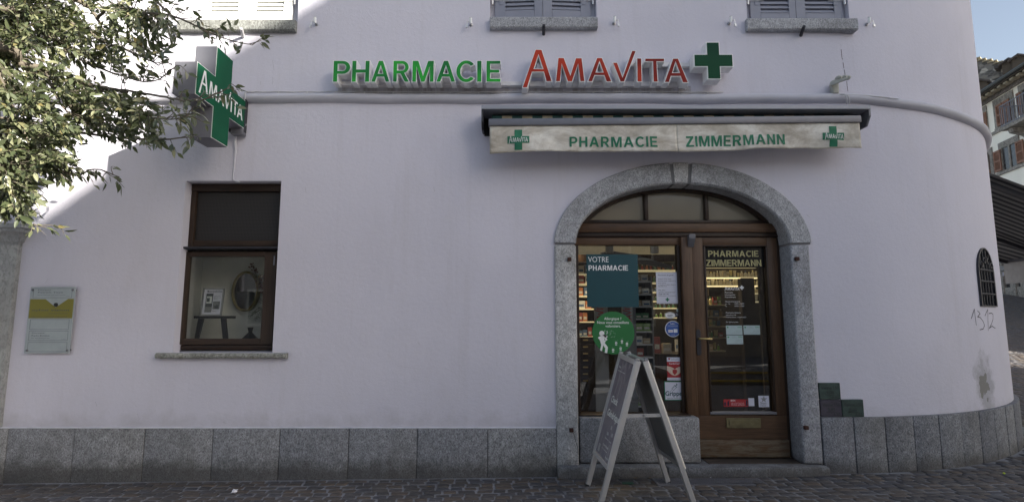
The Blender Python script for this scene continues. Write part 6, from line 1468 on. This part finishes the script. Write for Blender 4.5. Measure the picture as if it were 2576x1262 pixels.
# ================================================================ BACKGROUND, RIGHT
# cream house along the square
FO = Vector((21.2, 21.8, 0)); FD = Vector((math.sin(math.radians(11.8)), math.cos(math.radians(11.8)), 0)); FN_ = Vector((-FD.y, FD.x, 0))
def F(px, py, off=0.0):
    """point on the cream facade plane (pushed out by off) -> (s along the facade, z)"""
    o = FO+FN_*off; d = ray(px, py); den = d.x*FN_.x+d.y*FN_.y; t = (o.x*FN_.x+o.y*FN_.y)/den
    p = Vector((d.x*t, d.y*t, ZC+d.z*t)); return (p-o).dot(FD), p.z
def FP(s, z, off=0.0): return FO+FN_*off+FD*s+Vector((0, 0, z))
K7 = lambda x, y: (2377+.2591*x, 113+.2591*y)
def fbox(mb, s0, s1, z0, z1, o0, o1): return mb.hexa([FP(s0, z0, o0), FP(s1, z0, o0), FP(s1, z0, o1), FP(s0, z0, o1)], [FP(s0, z1, o0), FP(s1, z1, o0), FP(s1, z1, o1), FP(s0, z1, o1)])
ch = thing('corner_house', 'cream plastered house on the square with rust-red shutters and deep bracketed eaves', 'house', tuple(FO))
ZE = F(2575.8, 199)[1]; ZG = F(2575.8, 163, .66)[1]; print('ZE', ZE, ZG); S1 = F(2456, 270)[0]+6
fb = fbox(MB(), -14, S1, -1, ZG-.11, -9, 0).build('wall', 'cream_facade', ch)
fbox(MB(), -14.6, S1+.6, ZG-.10, ZG+.03, -9.8, .6).build('eave', 'eave_wood', ch)
MB().prism([FP(-14.6, ZG+.04, .6), FP(-14.6, ZG+.04, -9.8), FP(-14.6, ZG+2.2, -4.6)], FD*(S1+15.2)).build('roof', 'roof_tile', ch)
MB().tube([FP(-14.6, ZG+.02, .66), FP(S1+.6, ZG+.02, .66)], .08, 8).build('gutter', 'gutter', ch)
fbox(MB(), -14, S1, ZE-.1, ZE+.06, .001, .1).build('cornice', 'surround_stone', ch)
k = -9.0; cor = None
while k < S1:
    mb = MB(); mb.prism([FP(k, ZG-.11, .02), FP(k, ZG-.11, .55), FP(k, ZG-.19, .56), FP(k, ZG-.24, .42), FP(k, ZG-.22, .3), FP(k, ZE+.16, .14), FP(k, ZE+.08, .02)], FD*.22)
    mb.build('corbel', 'corbel_cream', ch, bevel=.02); k += .40
for z_ in (F(2520, 323)[1], F(2535, 427)[1]): fbox(MB(), -14, S1, z_-.12, z_, .001, .07).build('ledge', 'surround_stone', ch)
def shutter_(s0, s1, z0, z1, o0, open_=0):
    s = bpy.data.objects.new('shutter', None); C.objects.link(s); s.parent = ch; w_ = .06
    for a in ((s0, s0+w_, z0, z1), (s1-w_, s1, z0, z1), (s0+w_, s1-w_, z0, z0+.1), (s0+w_, s1-w_, z1-.08, z1), (s0+w_, s1-w_, (z0+z1)/2-.04, (z0+z1)/2+.04)): fbox(MB(), a[0], a[1], a[2], a[3], o0, o0+.05).build('rail', 'shutter_rust', s)
    fbox(MB(), s0+w_, s1-w_, z0+.1, z1-.08, o0+.005, o0+.012).build('backing', 'shutter_rust', s); z = z0+.12; mb = MB()
    while z < z1-.12:
        mb.hexa([FP(s0+w_, z, o0+.012), FP(s1-w_, z, o0+.012), FP(s1-w_, z-.03, o0+.045), FP(s0+w_, z-.03, o0+.045)], [FP(s0+w_, z+.012, o0+.012), FP(s1-w_, z+.012, o0+.012), FP(s1-w_, z-.018, o0+.045), FP(s0+w_, z-.018, o0+.045)]); z += .055
    mb.build('slats', 'shutter_rust', s)['kind'] = 'stuff'
def fwin(s0, s1, z0, z1, closed, side=(1, 1), mull=True):
    w = bpy.data.objects.new('window', None); C.objects.link(w); w.parent = ch; e = .2
    for a in ((s0-e, s0, z0, z1), (s1, s1+e, z0, z1), (s0-e, s1+e, z1, z1+.28), (s0-e-.05, s1+e+.05, z0-.14, z0)): fbox(MB(), *a, .001, .05).build('surround', 'surround_stone', w)
    fbox(MB(), s0, s1, z0, z1, .001, .01).build('pane', 'window_dark', w)
    if mull: m_ = (s0+s1)/2; fbox(MB(), m_-.05, m_+.05, z0, z1, .011, .045).build('mullion', 'surround_stone', w)
    hw = (s1-s0)/2
    if closed: shutter_(s0+.02, s0+hw-.03, z0+.02, z1-.02, .05); shutter_(s0+hw+.03, s1-.02, z0+.02, z1-.02, .05)
    else:
        if side[0]: shutter_(s0-hw-.04, s0-.04, z0+.02, z1-.02, .055)
        if side[1]: shutter_(s1+.04, s1+hw+.04, z0+.02, z1-.02, .055)
# note: along the facade, larger s lies further left in the picture
def rng(x0, x1, y): a = F(*K7(x0, y))[0]; b = F(*K7(x1, y))[0]; return min(a, b), max(a, b)
a, b = rng(512, 655, 650); z0, z1 = F(*K7(585, 770))[1], F(*K7(585, 545))[1]; W2 = (a, b, z0, z1); fwin(a, b, z0, z1, True)
a1, b1 = rng(352, 397, 760); z0w, z1w = F(*K7(375, 872))[1], F(*K7(375, 668))[1]; fwin(a1, b1, z0, z1, False, (1, 0), False)
a3, b3 = rng(764, 850, 520); fwin(a3, b3, z0, z1, False, (0, 1)); fwin(2*a3-a, 2*a3-a+b-a, z0, z1, True)
a4, b4 = rng(567, 712, 1080); y0, y1 = F(*K7(640, 1195))[1], F(*K7(640, 970))[1]
fwin(a4, b4, y0, y1, False); a5, b5 = rng(392, 446, 1120); fwin(a5, b5, y0, y1, True); fwin(a4-3.4, b4-3.4, y0, y1, False)
# balcony
bal = bpy.data.objects.new('balcony', None); C.objects.link(bal); bal.parent = ch
sB, zB = F(*K7(555, 835), .9); s_end = sB; s_beg = sB-5
fbox(MB(), s_beg, s_end, zB-.02, zB+.12, .001, .95).build('slab', 'surround_stone', bal)
MB().prism([FP(s_end-.5, zB-.025, .001), FP(s_end-.5, zB-.025, .85), FP(s_end-.5, zB-.2, .8), FP(s_end-.5, zB-.32, .4), FP(s_end-.5, zB-.6, .001)], FD*.28).build('bracket', 'surround_stone', bal, bevel=.02)
for z_ in (zB+.16, zB+1.02): MB().beam(FP(s_beg, z_, .92), FP(s_end-.03, z_, .92), .04, .03).beam(FP(s_end-.03, z_, .92), FP(s_end-.03, z_, .02), .04, .03).build('handrail', 'grey_metal', bal)
k = s_end-.03; b0 = None
while k > s_beg:
    MB().tube([FP(k, zB+.12, .92), FP(k, zB+1.0, .92)], .014, 5).build('baluster', 'grey_metal', bal); k -= .115
for o in (.15, .3, .45, .6, .75): MB().tube([FP(s_end-.03, zB+.12, o), FP(s_end-.03, zB+1.0, o)], .014, 5).build('baluster', 'grey_metal', bal)
# ground floor of the cream house: stone piers, dark shop openings
K8 = lambda x, y: (2421.3+.3236*x, 377+.3236*y)
gz_ = F(*K8(400, 1130))[1]
fbox(MB(), -14, S1, gz_-1.2, gz_+.35, .001, .12).build('base_course', 'surround_stone', ch)
zg = F(*K8(400, 880))[1]
fbox(MB(), -14, S1, gz_, zg+1.4, .002, .04).build('shop_front', 'window_dark', ch)
for x0, x1 in ((398, 440), (480, 520), (290, 345)):
    a, b = F(*K8(x0, 1000))[0], F(*K8(x1, 1000))[0]; fbox(MB(), min(a, b), max(a, b), gz_, zg+1.4, .041, .16).build('pier', 'surround_stone', ch)
# stone house with stepped gable behind
sh = thing('stone_house', 'dark rubble stone house with a stepped gable behind the cream house', 'house', tuple(P(2480, 200, 40)))
SO = P(2490, 220, 40); SD = Vector((.62, -.785, 0)).normalized(); SN = Vector((-SD.y, SD.x, 0))
def PS(px, py, off=0.0):
    o = SO-SN*off; d = ray(px, py); t = (o.x*SN.x+o.y*SN.y)/(d.x*SN.x+d.y*SN.y); return Vector((d.x*t, d.y*t, ZC+d.z*t))
steps = [(320, 145), (375, 152), (435, 160), (485, 170), (545, 180)]; ys = 40; pts = []
zbot = P(2500, 330, ys).z-6
def at_s(v): return (v-SO).dot(SD)
def SP_(sv, z, off=0.0): return SO-SN*off+SD*sv+Vector((0, 0, z-SO.z))
seq = [(-120, 60), (-40, 75), (40, 92), (110, 108), (180, 125), (262, 134), (328, 143), (382, 152), (440, 160), (490, 170), (548, 179)]
px_ = -200; zbot = PS(2500, 330).z-8; pts = [SP_(at_s(PS(*K7(-200, 200))), zbot)]; caps_ = []
for (sx1, sy) in seq:
    s0_ = at_s(PS(*K7(px_, sy))); q = PS(*K7((px_+sx1)/2, sy)); s1_ = at_s(PS(*K7(sx1, sy))); pts += [SP_(s0_, q.z), SP_(s1_, q.z)]; caps_.append((s0_, s1_, q.z)); px_ = sx1
pts += [SP_(s1_, zbot)]
MB().prism(pts, SN*9).build('wall', 'rubble', sh)
for s0_, s1_, z in caps_:
    e0 = s1_-.45; MB().hexa([SP_(e0, z, .12), SP_(s1_+.12, z, .12), SP_(s1_+.12, z, -.6), SP_(e0, z, -.6)], [SP_(e0, z+.09, .12), SP_(s1_+.12, z+.09, .12), SP_(s1_+.12, z+.09, -.6), SP_(e0, z+.09, -.6)]).build('coping_stone', 'corbel_cream', sh)
def sbox(px0, px1, py0, py1, o0, o1, nm, mt, par, dz0=0, dz1=0, ds=0):
    A, B = PS(*K7(px0, (py0+py1)/2)), PS(*K7(px1, (py0+py1)/2)); z0, z1 = PS(*K7((px0+px1)/2, py1)).z+dz0, PS(*K7((px0+px1)/2, py0)).z-dz1; a, b = at_s(A)+ds, at_s(B)-ds
    return MB().hexa([SP_(a, z0, o0), SP_(b, z0, o0), SP_(b, z0, o1), SP_(a, z0, o1)], [SP_(a, z1, o0), SP_(b, z1, o0), SP_(b, z1, o1), SP_(a, z1, o1)]).build(nm, mt, par)
fr = sbox(272, 328, 275, 378, .001, .08, 'window', 'surround_stone', sh)
sbox(272, 328, 275, 378, .081, .10, 'pane', 'glass_blue', fr, .22, .22, .2); sbox(298, 302, 283, 370, .101, .12, 'glazing_bar', 'shutter_grey', fr)
# tiled roofs and dormer to the right of it
rh = thing('roof_house', 'brown tiled roof with small dormers rising behind the bracketed eaves', 'house', tuple(P(2570, 170, 38)))
def pq_(pts, off0, off1): return [SP_(at_s(PS(*K7(x, y))), PS(*K7(x, y)).z, off0) for x, y in pts], SN*(off0-off1)
w0, w1 = at_s(PS(*K7(546, 200))), at_s(PS(*K7(1000, 200))); zr_ = PS(*K7(650, 193)).z
MB().hexa([SP_(w0, zbot, .3), SP_(w1, zbot, .3), SP_(w1, zbot, -7), SP_(w0, zbot, -7)], [SP_(w0, zr_-.2, .3), SP_(w1, zr_-.2, .3), SP_(w1, zr_-.2, -7), SP_(w0, zr_-.2, -7)]).build('wall', 'rubble', rh)
MB().hexa([SP_(w0-.3, zr_-.19, .7), SP_(w1, zr_-.19, .7), SP_(w1, zr_-.19, -7), SP_(w0-.3, zr_-.19, -7)], [SP_(w0-.3, zr_, .7), SP_(w1, zr_, .7), SP_(w1, zr_+.9, -4), SP_(w0-.3, zr_+.9, -4)]).build('roof', 'roof_tile', rh)
def dormer(x, y, w_, off):
    c = at_s(PS(*K7(x, y))); z = PS(*K7(x, y)).z; q = lambda a, b, o: SP_(c+a, z+b, o)
    MB().prism([q(-w_, -.7, off), q(w_, -.7, off), q(w_, 0, off), q(0, w_*.5, off), q(-w_, 0, off)], SN*1.5).build('dormer', 'eave_wood', rh)
    MB().prism([q(-w_-.2, -.08, off+.2), q(0, w_*.55, off+.2), q(w_+.2, -.08, off+.2), q(w_+.2, .02, off+.2), q(0, w_*.55+.12, off+.2), q(-w_-.2, .02, off+.2)], SN*2).build('dormer_roof', 'roof_tile', rh)
dormer(655, 212, .42, 1.0); dormer(385, 405, .34, 1.0); dormer(752, 180, .4, 1.2)
# striped awnings on the side of the pharmacy building
def awn(name, lab, Y0, Y1, X0, X1, z0, slope, n, val=None):
    t = thing(name, lab, 'awning', (X0, Y0, z0)); zf = lambda x: z0-slope*(x-X0)
    for i in range(n):
        a = Y0+(Y1-Y0)*i/n; b = Y0+(Y1-Y0)*(i+1)/n
        MB().hexa([(X0, a, zf(X0)), (X1, a, zf(X1)), (X1, b, zf(X1)), (X0, b, zf(X0))], [(X0, a, zf(X0)+.004), (X1, a, zf(X1)+.004), (X1, b, zf(X1)+.004), (X0, b, zf(X0)+.004)]).build('fabric_stripe', 'awning_black' if i % 2 else 'awning_grey', t)
    for y in (Y0+.15, Y1-.15): MB().beam((X0, y, z0-.12), (X1, y, zf(X1)-.06), .05, .07).build('arm', 'dark_metal', t)
    MB().box((X1, Y0-.05, zf(X1)-.07), (X1+.09, Y1+.05, zf(X1)+.06)).build('front_bar', 'dark_metal', t)
    MB().box((X0-.25, Y0-.05, z0-.02), (X0+.12, Y1+.05, z0+.25)).build('cassette', 'dark_metal', t)
    if val: MB().box((X1+.04, Y0, zf(X1)-val), (X1+.05, Y1, zf(X1)-.07)).build('valance', 'awning_grey', t)
    return t
awn('striped_awning', 'black and grey striped awning seen from below behind the rounded corner', 8.75, 10.9, 7.6, 10.4, 3.98, .40, 30)
awn('striped_awning', 'smaller dark striped awning with a grey valance beyond the larger one', 12.3, 14.6, 10.9, 13.0, 3.75, .30, 18, .62)
t = thing('market_awning', 'grey awning edged with yellow and white fringe at the far shop', 'awning', P(2540, 690, 17))
A = P(2521, 684, 17); B = P(2571, 681, 17.6); yv = 17
n = 10
for i in range(n):
    a = A.lerp(B, i/n); b = A.lerp(B, (i+1)/n); MB().add([a, b, b-Vector((0, 0, .12)), a-Vector((0, 0, .12))], [(0, 1, 2, 3)]).build('fringe', 'yellow_paint' if i % 2 else 'paper_white', t)
MB().hexa([A+Vector((-1, 0, 0)), B+Vector((.1, 0, 0)), B+Vector((.1, 1.5, .35)), A+Vector((-1, 1.5, .35))], [A+Vector((-1, 0, .03)), B+Vector((.1, 0, .03)), B+Vector((.1, 1.5, .4)), A+Vector((-1, 1.5, .4))]).build('fabric', 'awning_grey', t)
